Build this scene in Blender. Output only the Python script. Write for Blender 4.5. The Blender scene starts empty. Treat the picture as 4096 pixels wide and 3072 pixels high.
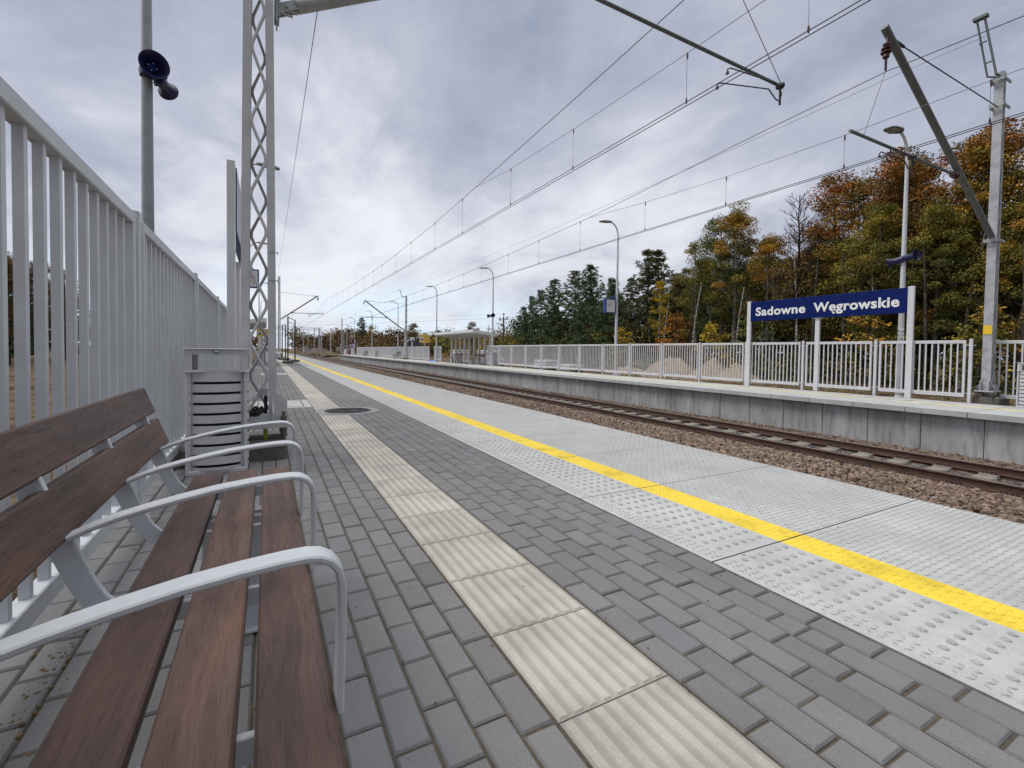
import bpy, bmesh, math, random
import numpy as np
from mathutils import Vector, Matrix, Euler

# ------------------------------------------------------------------ camera
scn = bpy.context.scene
COL = scn.collection
R = math.radians
H = 0.96
def camera():
    yaw, pitch, roll = R(28.15941), R(-1.49955), R(0.80842)
    sy, cy, sp, cp = math.sin(yaw), math.cos(yaw), math.sin(pitch), math.cos(pitch)
    F = Vector((sy*cp, cy*cp, sp)); r = Vector((cy, -sy, 0)); u = r.cross(F)
    cr, sr = math.cos(roll), math.sin(roll)
    X = r*cr+u*sr; U = u*cr-r*sr
    m = Matrix((( X.x, U.x, -F.x, 0), (X.y, U.y, -F.y, 0), (X.z, U.z, -F.z, H), (0, 0, 0, 1)))
    c = bpy.data.cameras.new('camera'); o = bpy.data.objects.new('camera', c); COL.objects.link(o)
    o.matrix_world = m
    c.sensor_fit = 'HORIZONTAL'; c.sensor_width = 36; c.lens = 1830.81/4096*36
    c.shift_y = -0.02002; c.clip_start = 0.02; c.clip_end = 5000
    scn.camera = o
camera()
scn.view_settings.view_transform = 'Standard'; scn.view_settings.look = 'None'
scn.view_settings.gamma = 1; scn.view_settings.exposure = 0.17
scn.cycles.max_bounces = 6; scn.cycles.diffuse_bounces = 3; scn.cycles.glossy_bounces = 2
scn.cycles.transparent_max_bounces = 8

# ------------------------------------------------------------------ sky, sun
SUN_EL, SUN_AZ = 50, -62          # azimuth from +Y towards +X, degrees
def world():
    w = bpy.data.worlds.new('World'); scn.world = w; w.use_nodes = True
    nt = w.node_tree; nt.nodes.clear(); N = nt.nodes.new; L = nt.links.new
    out = N('ShaderNodeOutputWorld'); bg = N('ShaderNodeBackground'); bg.inputs[1].default_value = 0.1
    sky = N('ShaderNodeTexSky'); sky.sky_type = 'NISHITA'; sky.sun_disc = False
    sky.sun_elevation = R(SUN_EL); sky.sun_rotation = R(SUN_AZ)
    tc = N('ShaderNodeTexCoord'); sep = N('ShaderNodeSeparateXYZ'); L(tc.outputs['Generated'], sep.inputs[0])
    def M(op, a, b=None, c=None):
        n = N('ShaderNodeMath'); n.operation = op
        for i, q in enumerate((a, b, c)):
            if q is None: continue
            if isinstance(q, (int, float)): n.inputs[i].default_value = q
            else: L(q, n.inputs[i])
        return n.outputs[0]
    z = M('MAXIMUM', sep.outputs[2], 0.0)
    d = M('ADD', z, 0.30)
    u = M('DIVIDE', sep.outputs[0], d); v = M('DIVIDE', sep.outputs[1], d)
    cmb = N('ShaderNodeCombineXYZ'); L(u, cmb.inputs[0]); L(v, cmb.inputs[1])
    def noise(scale, detail, rough, off, dist=0.0, stretch=(1, 1, 1)):
        mp = N('ShaderNodeMapping'); mp.inputs['Location'].default_value = off; mp.inputs['Scale'].default_value = stretch
        mp.inputs['Rotation'].default_value = (0, 0, R(20))
        L(cmb.outputs[0], mp.inputs[0])
        n = N('ShaderNodeTexNoise'); n.inputs['Scale'].default_value = scale; n.inputs['Detail'].default_value = detail
        n.inputs['Roughness'].default_value = rough; n.inputs['Distortion'].default_value = dist
        L(mp.outputs[0], n.inputs['Vector']); return n.outputs[0]
    n1 = noise(1.25, 6, 0.56, (3.1, 1.7, 0), 0.5, (1.0, 0.85, 1))
    n2 = noise(4.2, 6, 0.6, (8.3, 2.2, 4), 0.4, (1.0, 0.8, 1))
    s = M('MULTIPLY_ADD', M('ADD', M('MULTIPLY', n1, 0.68), M('MULTIPLY', n2, 0.32)), 1.45, -0.225)
    # broad light side: brighter over the far end of the line, darker away from it
    dot = M('ADD', M('MULTIPLY', sep.outputs[0], 0.22), M('MULTIPLY', sep.outputs[1], 0.97))
    ax = M('MULTIPLY_ADD', M('POWER', M('MAXIMUM', dot, 0.0), 3.0), 0.15, -0.085)
    s = M('ADD', s, ax)
    hgt = N('ShaderNodeMapRange'); L(z, hgt.inputs[0]); hgt.inputs[1].default_value = 0.22; hgt.inputs[2].default_value = 0.62
    hgt.inputs[3].default_value = 0.05; hgt.inputs[4].default_value = -0.20; hgt.interpolation_type = 'SMOOTHSTEP'
    s = M('ADD', s, hgt.outputs[0])
    ramp = N('ShaderNodeValToRGB'); L(s, ramp.inputs[0])
    e = ramp.color_ramp.elements
    e[0].position = 0.17; e[0].color = (0.30, 0.34, 0.435, 1)
    e[1].position = 0.74; e[1].color = (0.80, 0.81, 0.855, 1)
    k = e.new(0.42); k.color = (0.47, 0.495, 0.585, 1)
    k = e.new(0.57); k.color = (0.67, 0.68, 0.75, 1)
    # clear pale band low over the horizon at the far end of the line
    band = N('ShaderNodeMapRange'); L(z, band.inputs[0]); band.inputs[1].default_value = 0.05; band.inputs[2].default_value = 0.21
    band.inputs[3].default_value = 1.0; band.inputs[4].default_value = 0.0; band.interpolation_type = 'SMOOTHERSTEP'
    nb = noise(2.4, 5, 0.55, (1.0, 5.0, 2.0), 0.3, (1, 0.6, 1))
    nbr = N('ShaderNodeMapRange'); L(nb, nbr.inputs[0]); nbr.inputs[1].default_value = 0.40; nbr.inputs[2].default_value = 0.62
    dd = N('ShaderNodeMapRange'); L(M('ADD', M('MULTIPLY', sep.outputs[0], 0.02), M('MULTIPLY', sep.outputs[1], 0.999)), dd.inputs[0])
    dd.inputs[1].default_value = 0.75; dd.inputs[2].default_value = 0.97
    clear = M('MULTIPLY', M('MULTIPLY', band.outputs[0], nbr.outputs[0]), dd.outputs[0])
    mix = N('ShaderNodeMix'); mix.data_type = 'RGBA'; L(clear, mix.inputs[0]); L(ramp.outputs[0], mix.inputs[6])
    mix.inputs[7].default_value = (0.69, 0.82, 0.95, 1)
    # overcast brightened overhead, out of view, as extra light on the ground
    zen = M('MULTIPLY_ADD', M('POWER', M('MAXIMUM', M('SUBTRACT', z, 0.66), 0.0), 1.0), 9.0, 1.0)
    hi = N('ShaderNodeMapRange'); L(z, hi.inputs[0]); hi.inputs[1].default_value = 0.64; hi.inputs[2].default_value = 0.78
    tint = N('ShaderNodeMix'); tint.data_type = 'RGBA'; L(hi.outputs[0], tint.inputs[0]); L(mix.outputs[2], tint.inputs[6]); tint.inputs[7].default_value = (0.66, 0.655, 0.65, 1)
    side = M('MULTIPLY', M('MAXIMUM', M('MULTIPLY_ADD', sep.outputs[0], -1.0, -0.35), 0.0), 0.9)  # unseen sky on the left, brightened to light the far fence and wall
    zen = M('ADD', zen, side)
    # the cloud behind the viewer is heavier
    back = N('ShaderNodeMapRange'); L(sep.outputs[1], back.inputs[0]); back.inputs[1].default_value = -0.55; back.inputs[2].default_value = 0.25
    back.inputs[3].default_value = 0.60; back.inputs[4].default_value = 1.0; back.interpolation_type = 'SMOOTHSTEP'
    zen = M('MULTIPLY', zen, back.outputs[0])
    mul = N('ShaderNodeVectorMath'); mul.operation = 'SCALE'; L(tint.outputs[2], mul.inputs[0]); L(M('MULTIPLY', zen, 10.0), mul.inputs[3])
    m2 = N('ShaderNodeMix'); m2.data_type = 'RGBA'; m2.inputs[0].default_value = 0.94
    L(sky.outputs[0], m2.inputs[6]); L(mul.outputs[0], m2.inputs[7])
    L(m2.outputs[2], bg.inputs[0]); L(bg.outputs[0], out.inputs[0])
    s_ = bpy.data.lights.new('sun', 'SUN'); s_.energy = 1.35; s_.angle = R(24); s_.color = (1, 0.93, 0.84)
    o = bpy.data.objects.new('sun', s_); COL.objects.link(o)
    a = R(SUN_AZ); el = R(SUN_EL)
    dv = Vector((math.sin(a)*math.cos(el), math.cos(a)*math.cos(el), math.sin(el)))
    o.rotation_euler = dv.to_track_quat('Z', 'Y').to_euler()
world()

# ------------------------------------------------------------------ materials
MATS = {}
class NT:
    def __init__(s, name, rough=0.7, metal=0.0, spec=None):
        s.m = bpy.data.materials.new(name); s.m.use_nodes = True; s.nt = s.m.node_tree
        s.b = s.nt.nodes['Principled BSDF']; s.b.inputs['Roughness'].default_value = rough; s.b.inputs['Metallic'].default_value = metal
        if spec is not None: s.b.inputs['Specular IOR Level'].default_value = spec
        MATS[name] = s.m
        s.tc = s.n('ShaderNodeTexCoord'); s.obj = s.tc.outputs['Object']; s.pos = s.n('ShaderNodeNewGeometry').outputs['Position']
    def n(s, t): return s.nt.nodes.new(t)
    def L(s, a, b): s.nt.links.new(a, b)
    def noise(s, scale, detail=4, rough=0.55, vec=None, stretch=None, dist=0.0):
        n = s.n('ShaderNodeTexNoise'); n.inputs['Scale'].default_value = scale; n.inputs['Detail'].default_value = detail
        n.inputs['Roughness'].default_value = rough; n.inputs['Distortion'].default_value = dist
        v = vec or s.obj
        if stretch:
            mp = s.n('ShaderNodeMapping'); mp.inputs['Scale'].default_value = stretch; s.L(v, mp.inputs[0]); v = mp.outputs[0]
        s.L(v, n.inputs['Vector']); return n.outputs[0]
    def ramp(s, fac, stops):
        r = s.n('ShaderNodeValToRGB'); e = r.color_ramp.elements
        while len(e) < len(stops): e.new(0.5)
        for el, (p, c) in zip(e, stops):
            el.position = p; el.color = (c, c, c, 1) if isinstance(c, (int, float)) else (*c, 1)
        s.L(fac, r.inputs[0]); return r.outputs[0]
    def mul(s, a, b, f=1.0, mode='MULTIPLY'):
        m = s.n('ShaderNodeMix'); m.data_type = 'RGBA'; m.blend_type = mode
        if isinstance(f, (int, float)): m.inputs[0].default_value = f
        else: s.L(f, m.inputs[0])
        for i, q in ((6, a), (7, b)):
            if isinstance(q, tuple): m.inputs[i].default_value = (*q, 1)
            else: s.L(q, m.inputs[i])
        return m.outputs[2]
    def attr(s, name='Col'):
        a = s.n('ShaderNodeAttribute'); a.attribute_name = name; return a.outputs['Color']
    def bump(s, h, strength=0.3, dist=0.01):
        b = s.n('ShaderNodeBump'); b.inputs['Strength'].default_value = strength; b.inputs['Distance'].default_value = dist
        s.L(h, b.inputs['Height']); s.L(b.outputs[0], s.b.inputs['Normal'])
    def base(s, c):
        if isinstance(c, tuple): s.b.inputs['Base Color'].default_value = (*c, 1)
        else: s.L(c, s.b.inputs['Base Color'])
        return s.m
    def rough(s, c): s.L(c, s.b.inputs['Roughness'])

def mat_paint(name, col, rough=0.45, dirt=0.12, metal=0.0, scale=6):
    t = NT(name, rough, metal)
    d = t.ramp(t.noise(scale, 5, 0.6), [(0.35, 1-dirt), (0.62, 1.0)])
    sp = t.ramp(t.noise(60, 2, 0.5), [(0.3, 1-dirt*0.4), (0.6, 1.0)])
    t.base(t.mul(t.mul((1, 1, 1), d), t.mul(col, sp))); t.bump(t.noise(180, 2), 0.04, 0.002)
    return t.m
def mat_attr(name, rough=0.85, fine=300, amt=0.25, bump=0.25, bd=0.003, stain=0.12, ss=3):
    t = NT(name, rough, 0, 0.3); c = t.attr()
    f = t.ramp(t.noise(fine, 3, 0.6), [(0.3, 1-amt), (0.7, 1+amt*0.6)])
    st = t.ramp(t.noise(ss, 5, 0.6), [(0.3, 1-stain), (0.65, 1.0)])
    t.base(t.mul(t.mul(c, f), st)); t.bump(t.noise(fine*0.8, 3), bump, bd); return t.m
def mat_conc(name, col, stain=0.25, scale=2.0, fine=120, rough=0.85, vert=False):
    t = NT(name, rough, 0, 0.3); P = t.pos
    a = t.ramp(t.noise(scale, 6, 0.68, P, (1, 1, 0.22) if vert else None), [(0.32, 1-stain), (0.64, 1.05)])
    b = t.ramp(t.noise(fine, 3, 0.6, P), [(0.3, 0.86), (0.7, 1.06)])
    c = t.ramp(t.noise(scale*6.3, 5, 0.72, P, (1, 1, 0.15) if vert else None), [(0.36, 1-stain*0.8), (0.52, 1.0)])
    d = t.ramp(t.noise(scale*0.33, 4, 0.6, P), [(0.35, (1-stain*.5, 1-stain*.5, 1-stain*.55)), (0.6, (1.0, 1.0, 1.0))])
    t.base(t.mul(t.mul(t.mul(t.mul(col, a), b), c), d)); t.bump(t.noise(fine*0.7, 4, 0.55, P), 0.25, 0.004); return t.m
def mat_wood(name, c1, c2, sx=26):
    t = NT(name, 0.5, 0, 0.32)
    off = t.n('ShaderNodeVectorMath'); off.operation = 'MULTIPLY_ADD'
    t.L(t.attr('Col'), off.inputs[0]); off.inputs[1].default_value = (7, 13, 5); t.L(t.obj, off.inputs[2])
    v = off.outputs[0]
    wv = t.noise(3.0, 3, 0.5, v, (3.0, 0.8, 3.0), 1.2)
    wm = t.n('ShaderNodeVectorMath'); wm.operation = 'MULTIPLY_ADD'; cx = t.n('ShaderNodeCombineXYZ'); t.L(wv, cx.inputs[0]); t.L(cx.outputs[0], wm.inputs[0]); wm.inputs[1].default_value = (0.05, 0, 0); t.L(v, wm.inputs[2])
    g = t.noise(sx*1.5, 5, 0.6, wm.outputs[0], (1, 0.05, 1), 0.3)
    g2 = t.noise(sx*14, 3, 0.6, wm.outputs[0], (1, 0.045, 1))
    big = t.noise(2.6, 3, 0.55, v, (2.4, 0.8, 2.4), 1.0)
    col = t.ramp(g, [(0.30, c1), (0.52, tuple((a+b)/2 for a, b in zip(c1, c2))), (0.76, c2)])
    col = t.mul(col, t.ramp(g2, [(0.34, 0.70), (0.46, 0.97), (0.7, 1.07)]))
    col = t.mul(col, t.ramp(big, [(0.3, (0.74, 0.72, 0.74)), (0.52, (1.0, 0.97, 0.95)), (0.70, (1.25, 1.10, 1.0))]))
    tone = t.n('ShaderNodeSeparateColor'); t.L(t.attr('Col'), tone.inputs[0])
    t.base(t.mul(col, t.ramp(tone.outputs[0], [(0, (0.80, 0.74, 0.76)), (1, (1.12, 1.06, 1.0))])))
    t.rough(t.ramp(g2, [(0.3, 0.62), (0.7, 0.46)])); t.bump(g2, 0.2, 0.002); return t.m
def mat_leaf(name, c1, c2, c3):
    t = NT(name, 0.75, 0, 0.2)
    a = t.attr(); s = t.n('ShaderNodeSeparateColor'); t.L(a, s.inputs[0])
    col = t.ramp(s.outputs[0], [(0.0, c1), (0.5, c2), (1.0, c3)])
    t.base(t.mul(col, t.ramp(s.outputs[1], [(0, 0.55), (1, 1.25)])))
    return t.m
def mat_bark(name, c1, c2, sc=14, st=(1, 1, 0.3)):
    t = NT(name, 0.9, 0, 0.2)
    n = t.noise(sc, 5, 0.65, None, st)
    t.base(t.ramp(n, [(0.38, c1), (0.62, c2)])); t.bump(n, 0.5, 0.02); return t.m

def make_materials():
    mat_attr('paver_concrete', 0.88, 420, 0.34, 0.35, 0.003, 0.10, 5)
    mat_attr('tactile_concrete', 0.85, 260, 0.16, 0.2, 0.003, 0.30, 4)
    mat_conc('joint_sand', (0.115, 0.094, 0.072), 0.4, 9, 260)
    mat_conc('stud_concrete', (0.40, 0.41, 0.41), 0.2, 6, 160, 0.8)
    mat_conc('slab_concrete', (0.48, 0.488, 0.488), 0.16, 2.6, 170, 0.7)
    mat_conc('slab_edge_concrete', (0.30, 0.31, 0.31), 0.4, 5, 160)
    t = NT('yellow_paint', 0.6); t.base(t.mul(t.ramp(t.noise(120, 3), [(0.3, 0.9), (0.7, 1.04)]), t.mul((0.80, 0.60, 0.045), t.ramp(t.noise(3.1, 7, .7, t.pos), [(0.34, 0.70), (0.48, 0.96), (0.6, 1)]))))
    mat_paint('light_grey_paint', (0.50, 0.525, 0.56), 0.42, 0.10)
    mat_paint('fence_paint', (0.60, 0.61, 0.635), 0.45, 0.08)
    mat_paint('shaded_fence_paint', (0.53, 0.555, 0.59), 0.45, 0.10)  # same paint as fence_paint, with the near fence's shade put into the colour
    mat_paint('mast_paint', (0.54, 0.545, 0.56), 0.5, 0.14)
    mat_paint('bin_paint', (0.56, 0.57, 0.59), 0.42, 0.10)
    mat_paint('white_paint', (0.64, 0.65, 0.67), 0.4, 0.08)
    mat_paint('stained_mast_paint', (0.44, 0.455, 0.475), 0.5, 0.30, 0.0, 7)
    mat_paint('galvanised_steel', (0.36, 0.385, 0.385), 0.5, 0.18, 0.3, 9)
    mat_paint('green_grey_tube', (0.15, 0.168, 0.165), 0.5, 0.25, 0.25, 12)
    mat_paint('dark_steel', (0.055, 0.055, 0.06), 0.5, 0.3, 0.4)
    mat_paint('bolt_steel', (0.17, 0.155, 0.14), 0.5, 0.3, 0.6)
    mat_paint('pole_paint', (0.60, 0.62, 0.65), 0.35, 0.08, 0.1)
    mat_paint('blue_horn', (0.010, 0.011, 0.070), 0.38, 0.2)
    t = NT('sign_blue', 0.3, 0, 0.12); t.base(t.mul((0.0025, 0.013, 0.105), t.ramp(t.noise(5, 4), [(0.3, 0.9), (0.6, 1.05)])))
    mat_paint('case_blue', (0.03, 0.045, 0.23), 0.4, 0.1)
    mat_paint('bright_blue', (0.03, 0.16, 0.62), 0.4, 0.1)
    mat_paint('sign_white', (0.80, 0.81, 0.80), 0.4, 0.04)
    mat_paint('poster_white', (0.70, 0.70, 0.72), 0.35, 0.06)
    mat_paint('poster_red', (0.62, 0.03, 0.04), 0.4, 0.05)
    mat_paint('poster_grey', (0.42, 0.42, 0.46), 0.4, 0.05)
    mat_paint('poster_pink', (0.62, 0.36, 0.40), 0.4, 0.05)
    mat_paint('signal_yellow', (0.82, 0.52, 0.02), 0.45, 0.08)
    mat_paint('red_stripe', (0.50, 0.02, 0.02), 0.45, 0.08)
    mat_paint('black_rubber', (0.012, 0.012, 0.013), 0.6, 0.2)
    mat_paint('earth_cable', (0.30, 0.30, 0.02), 0.5, 0.3)
    mat_paint('lens_grey', (0.36, 0.37, 0.36), 0.25, 0.05)
    mat_paint('lamp_head_grey', (0.13, 0.13, 0.12), 0.45, 0.1)
    mat_paint('insulator_brown', (0.06, 0.02, 0.015), 0.2, 0.1)
    mat_paint('wire_dark', (0.035, 0.033, 0.035), 0.6, 0.1, 0.2)
    mat_paint('wire_grey', (0.20, 0.21, 0.24), 0.5, 0.1, 0.2)
    mat_paint('clamp_copper', (0.10, 0.04, 0.025), 0.5, 0.3)
    mat_paint('plastic_wrap', (0.74, 0.76, 0.78), 0.3, 0.12)
    mat_paint('excavator_grey', (0.10, 0.105, 0.12), 0.4, 0.3)
    mat_conc('wall_concrete', (0.50, 0.505, 0.505), 0.40, 1.3, 120, 0.85, True)
    mat_conc('footing_concrete', (0.17, 0.165, 0.15), 0.35, 5, 90, 0.9)
    mat_conc('sleeper_concrete', (0.29, 0.265, 0.24), 0.25, 6, 120)
    mat_conc('hatch_concrete', (0.46, 0.46, 0.45), 0.12, 5, 200)
    mat_conc('ring_concrete', (0.30, 0.30, 0.30), 0.2, 9, 200)
    mat_conc('shelter_concrete', (0.64, 0.64, 0.62), 0.12, 2, 100)
    t = NT('rail_rust', 0.75, 0.2); t.base(t.ramp(t.noise(30, 5, 0.6, None, (1, 0.2, 1)), [(0.3, (0.050, 0.026, 0.018)), (0.7, (0.12, 0.065, 0.045))]))
    t = NT('rail_head', 0.4, 0.6); t.base(t.ramp(t.noise(20, 4, 0.6, None, (1, 0.1, 1)), [(0.3, (0.07, 0.05, 0.045)), (0.7, (0.17, 0.13, 0.12))]))
    mat_attr('ballast_stone', 0.9, 60, 0.25, 0.4, 0.006, 0.1, 8)
    t = NT('ballast_bed', 0.95, 0, 0.2)
    vo = t.n('ShaderNodeTexVoronoi'); vo.inputs['Scale'].default_value = 22; t.L(t.obj, vo.inputs['Vector'])
    sc = t.n('ShaderNodeSeparateColor'); t.L(vo.outputs['Color'], sc.inputs[0])
    t.base(t.mul(t.ramp(sc.outputs[0], [(0, (0.10, 0.070, 0.055)), (0.5, (0.18, 0.13, 0.105)), (1, (0.25, 0.20, 0.175))]), t.ramp(vo.outputs['Distance'], [(0.0, 1.1), (0.9, 0.35)])))
    t.bump(vo.outputs['Distance'], 0.9, 0.03)
    t = NT('soil', 0.95, 0, 0.1)
    n = t.noise(0.9, 8, 0.7); n2 = t.noise(9, 6, 0.7)
    c = t.ramp(n, [(0.36, (0.045, 0.032, 0.02)), (0.47, (0.12, 0.085, 0.05)), (0.56, (0.17, 0.13, 0.088)), (0.68, (0.06, 0.065, 0.025))])
    t.base(t.mul(c, t.ramp(n2, [(0.3, 0.6), (0.7, 1.15)]))); t.bump(n2, 0.8, 0.06)
    t = NT('sand', 0.95, 0, 0.1)
    n2 = t.noise(7, 7, 0.72); t.base(t.ramp(n2, [(0.3, (0.19, 0.145, 0.10)), (0.7, (0.42, 0.335, 0.25))])); t.bump(n2, 0.8, 0.08)
    t = NT('sand_crumb', 0.95, 0, 0.1)
    n2 = t.noise(40, 6, 0.72); t.base(t.ramp(n2, [(0.3, (0.13, 0.095, 0.06)), (0.7, (0.26, 0.20, 0.13))])); t.bump(n2, 0.7, 0.01)
    mat_wood('bench_wood', (0.058, 0.038, 0.033), (0.128, 0.085, 0.072))
    mat_wood('far_bench_wood', (0.08, 0.03, 0.02), (0.22, 0.09, 0.06))
    t = NT('cast_iron', 0.8, 0.1, 0.2)
    n = t.noise(26, 2, 0.5, None, None, 1.5); t.base(t.ramp(n, [(0.47, (0.016, 0.016, 0.018)), (0.56, (0.11, 0.115, 0.125))])); t.bump(n, 0.6, 0.006)
    mat_leaf('leaf_rust', (0.075, 0.078, 0.022), (0.21, 0.125, 0.028), (0.46, 0.165, 0.034))
    mat_leaf('leaf_brown', (0.060, 0.048, 0.022), (0.14, 0.090, 0.036), (0.23, 0.14, 0.05))
    mat_leaf('leaf_orange', (0.16, 0.075, 0.012), (0.34, 0.145, 0.020), (0.48, 0.22, 0.026))
    mat_leaf('leaf_yellow', (0.20, 0.16, 0.022), (0.40, 0.28, 0.028), (0.54, 0.38, 0.036))
    mat_leaf('leaf_olive', (0.070, 0.086, 0.024), (0.175, 0.175, 0.038), (0.36, 0.27, 0.046))
    mat_leaf('leaf_green', (0.055, 0.082, 0.030), (0.120, 0.155, 0.050), (0.22, 0.23, 0.066))
    mat_leaf('leaf_mixed', (0.065, 0.088, 0.026), (0.21, 0.185, 0.036), (0.52, 0.27, 0.036))
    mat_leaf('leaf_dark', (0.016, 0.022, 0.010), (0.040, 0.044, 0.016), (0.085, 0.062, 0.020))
    mat_leaf('needle_green', (0.050, 0.082, 0.042), (0.105, 0.175, 0.082), (0.175, 0.245, 0.110))
    mat_leaf('needle_olive', (0.060, 0.075, 0.034), (0.120, 0.145, 0.062), (0.210, 0.200, 0.080))
    mat_bark('bark_birch', (0.05, 0.045, 0.04), (0.50, 0.48, 0.45), 7, (1, 1, 2.2))
    mat_bark('bark_grey', (0.030, 0.026, 0.022), (0.10, 0.09, 0.078))
    mat_bark('bark_pine', (0.055, 0.030, 0.02), (0.17, 0.085, 0.05))
    mat_bark('bark_dark', (0.012, 0.010, 0.009), (0.035, 0.03, 0.026))
    mat_bark('weathered_wood', (0.06, 0.05, 0.045), (0.14, 0.125, 0.11))
make_materials()

# ------------------------------------------------------------------ mesh builder
WORG = {}
class MB:
    def __init__(s): s.v = []; s.f = []; s.mi = []; s.c = []; s.col = None; s.m = 0; s.usec = False
    def add(s, vs, fs, m=None, col=None):
        o = len(s.v); s.v.extend([tuple(q) for q in vs]); m = s.m if m is None else m
        c = col or s.col
        if c: s.usec = True
        for f in fs: s.f.append(tuple(i+o for i in f)); s.mi.append(m); s.c.append(c or (0.5, 0.5, 0.5))
        return s
    def box(s, x0, x1, y0, y1, z0, z1, m=None, col=None, ch=0.0, T=None):
        if x0 > x1: x0, x1 = x1, x0
        if y0 > y1: y0, y1 = y1, y0
        if z0 > z1: z0, z1 = z1, z0
        if ch <= 0:
            vs = [(x0, y0, z0), (x1, y0, z0), (x1, y1, z0), (x0, y1, z0), (x0, y0, z1), (x1, y0, z1), (x1, y1, z1), (x0, y1, z1)]
            fs = [(0, 3, 2, 1), (4, 5, 6, 7), (0, 1, 5, 4), (1, 2, 6, 5), (2, 3, 7, 6), (3, 0, 4, 7)]
        else:
            ch = min(ch, (x1-x0)*.45, (y1-y0)*.45, (z1-z0)*.45)
            X = (x0, x1); Y = (y0, y1); Z = (z0, z1); vs = []; idx = {}
            for i in (0, 1):
                for j in (0, 1):
                    for k in (0, 1):
                        a = ch*(1-2*i); b = ch*(1-2*j); c = ch*(1-2*k)
                        idx[i, j, k] = len(vs)
                        vs += [(X[i], Y[j]+b, Z[k]+c), (X[i]+a, Y[j], Z[k]+c), (X[i]+a, Y[j]+b, Z[k])]
            I = lambda i, j, k, t: idx[i, j, k]+t
            fs = [(I(0, 0, 0, 0), I(0, 0, 1, 0), I(0, 1, 1, 0), I(0, 1, 0, 0)), (I(1, 0, 0, 0), I(1, 1, 0, 0), I(1, 1, 1, 0), I(1, 0, 1, 0)),
                  (I(0, 0, 0, 1), I(1, 0, 0, 1), I(1, 0, 1, 1), I(0, 0, 1, 1)), (I(0, 1, 0, 1), I(0, 1, 1, 1), I(1, 1, 1, 1), I(1, 1, 0, 1)),
                  (I(0, 0, 0, 2), I(0, 1, 0, 2), I(1, 1, 0, 2), I(1, 0, 0, 2)), (I(0, 0, 1, 2), I(1, 0, 1, 2), I(1, 1, 1, 2), I(0, 1, 1, 2))]
            for k in (0, 1):
                for j in (0, 1): fs.append((I(0, j, k, 1), I(1, j, k, 1), I(1, j, k, 2), I(0, j, k, 2)))
                for i in (0, 1): fs.append((I(i, 0, k, 0), I(i, 1, k, 0), I(i, 1, k, 2), I(i, 0, k, 2)))
            for i in (0, 1):
                for j in (0, 1): fs.append((I(i, j, 0, 0), I(i, j, 1, 0), I(i, j, 1, 1), I(i, j, 0, 1)))
            for q in idx.values(): fs.append((q, q+1, q+2))
        if T is not None: vs = [tuple(T @ Vector(q)) for q in vs]
        return s.add(vs, fs, m, col)
    def cyl(s, p0, p1, r0, r1=None, n=12, m=None, caps=True, col=None):
        return s.tube([p0, p1], [r0, r0 if r1 is None else r1], n, m, caps, col)
    def tube(s, pts, r, n=8, m=None, caps=True, col=None, flat=None):
        P = [Vector(q) for q in pts]; rs = r if isinstance(r, (list, tuple)) else [r]*len(P)
        vs = []; fs = []; up = None
        for i, p in enumerate(P):
            d = ((P[i+1]-p).normalized() if i < len(P)-1 else Vector()) + ((p-P[i-1]).normalized() if i else Vector())
            if d.length < 1e-9: d = Vector((0, 0, 1))
            d.normalize()
            if up is None:
                up = Vector((0, 0, 1)) if abs(d.z) < 0.9 else Vector((1, 0, 0))
            a = (up - d*up.dot(d)).normalized(); b = d.cross(a); up = a
            for k in range(n):
                t = 2*math.pi*k/n; vs.append(p + a*(math.cos(t)*rs[i]) + b*(math.sin(t)*rs[i]))
        for i in range(len(P)-1):
            for k in range(n):
                q = i*n+k; w = i*n+(k+1) % n; fs.append((q, w, w+n, q+n))
        if caps: fs += [tuple(range(n-1, -1, -1)), tuple(range((len(P)-1)*n, len(P)*n))]
        return s.add(vs, fs, m, col)
    def sweep(s, pts, side, w, t, m=None, rnd=0.0):
        """flat bar: width w along the fixed direction side, thickness t across the path"""
        P = [Vector(q) for q in pts]; S = Vector(side).normalized(); vs = []; fs = []
        if rnd > 0: prof = [(-w/2+rnd, -t/2), (w/2-rnd, -t/2), (w/2, -t/2+rnd), (w/2, t/2-rnd), (w/2-rnd, t/2), (-w/2+rnd, t/2), (-w/2, t/2-rnd), (-w/2, -t/2+rnd)]
        else: prof = [(-w/2, -t/2), (w/2, -t/2), (w/2, t/2), (-w/2, t/2)]
        n = len(prof)
        for i, p in enumerate(P):
            d = ((P[i+1]-p).normalized() if i < len(P)-1 else Vector()) + ((p-P[i-1]).normalized() if i else Vector())
            d.normalize(); nn = d.cross(S).normalized()
            for a, b in prof: vs.append(p+S*a+nn*b)
        for i in range(len(P)-1):
            for k in range(n): fs.append((i*n+k, i*n+(k+1) % n, (i+1)*n+(k+1) % n, (i+1)*n+k))
        fs += [tuple(range(n-1, -1, -1)), tuple(range((len(P)-1)*n, len(P)*n))]
        return s.add(vs, fs, m)
    def prism(s, poly, f0, f1, m=None, mside=None):
        """poly: list of 2-D points; f0/f1 map a 2-D point to 3-D for the two ends"""
        n = len(poly); vs = [f0(*q) for q in poly]+[f1(*q) for q in poly]
        s.add(vs, [tuple(range(n-1, -1, -1)), tuple(range(n, 2*n))], m)
        o = len(s.v)-2*n; mm = s.m if mside is None and m is None else (m if mside is None else mside)
        for i in range(n): s.f.append((o+i, o+(i+1) % n, o+n+(i+1) % n, o+n+i)); s.mi.append(mm); s.c.append(s.col or (.5, .5, .5))
        return s
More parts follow.
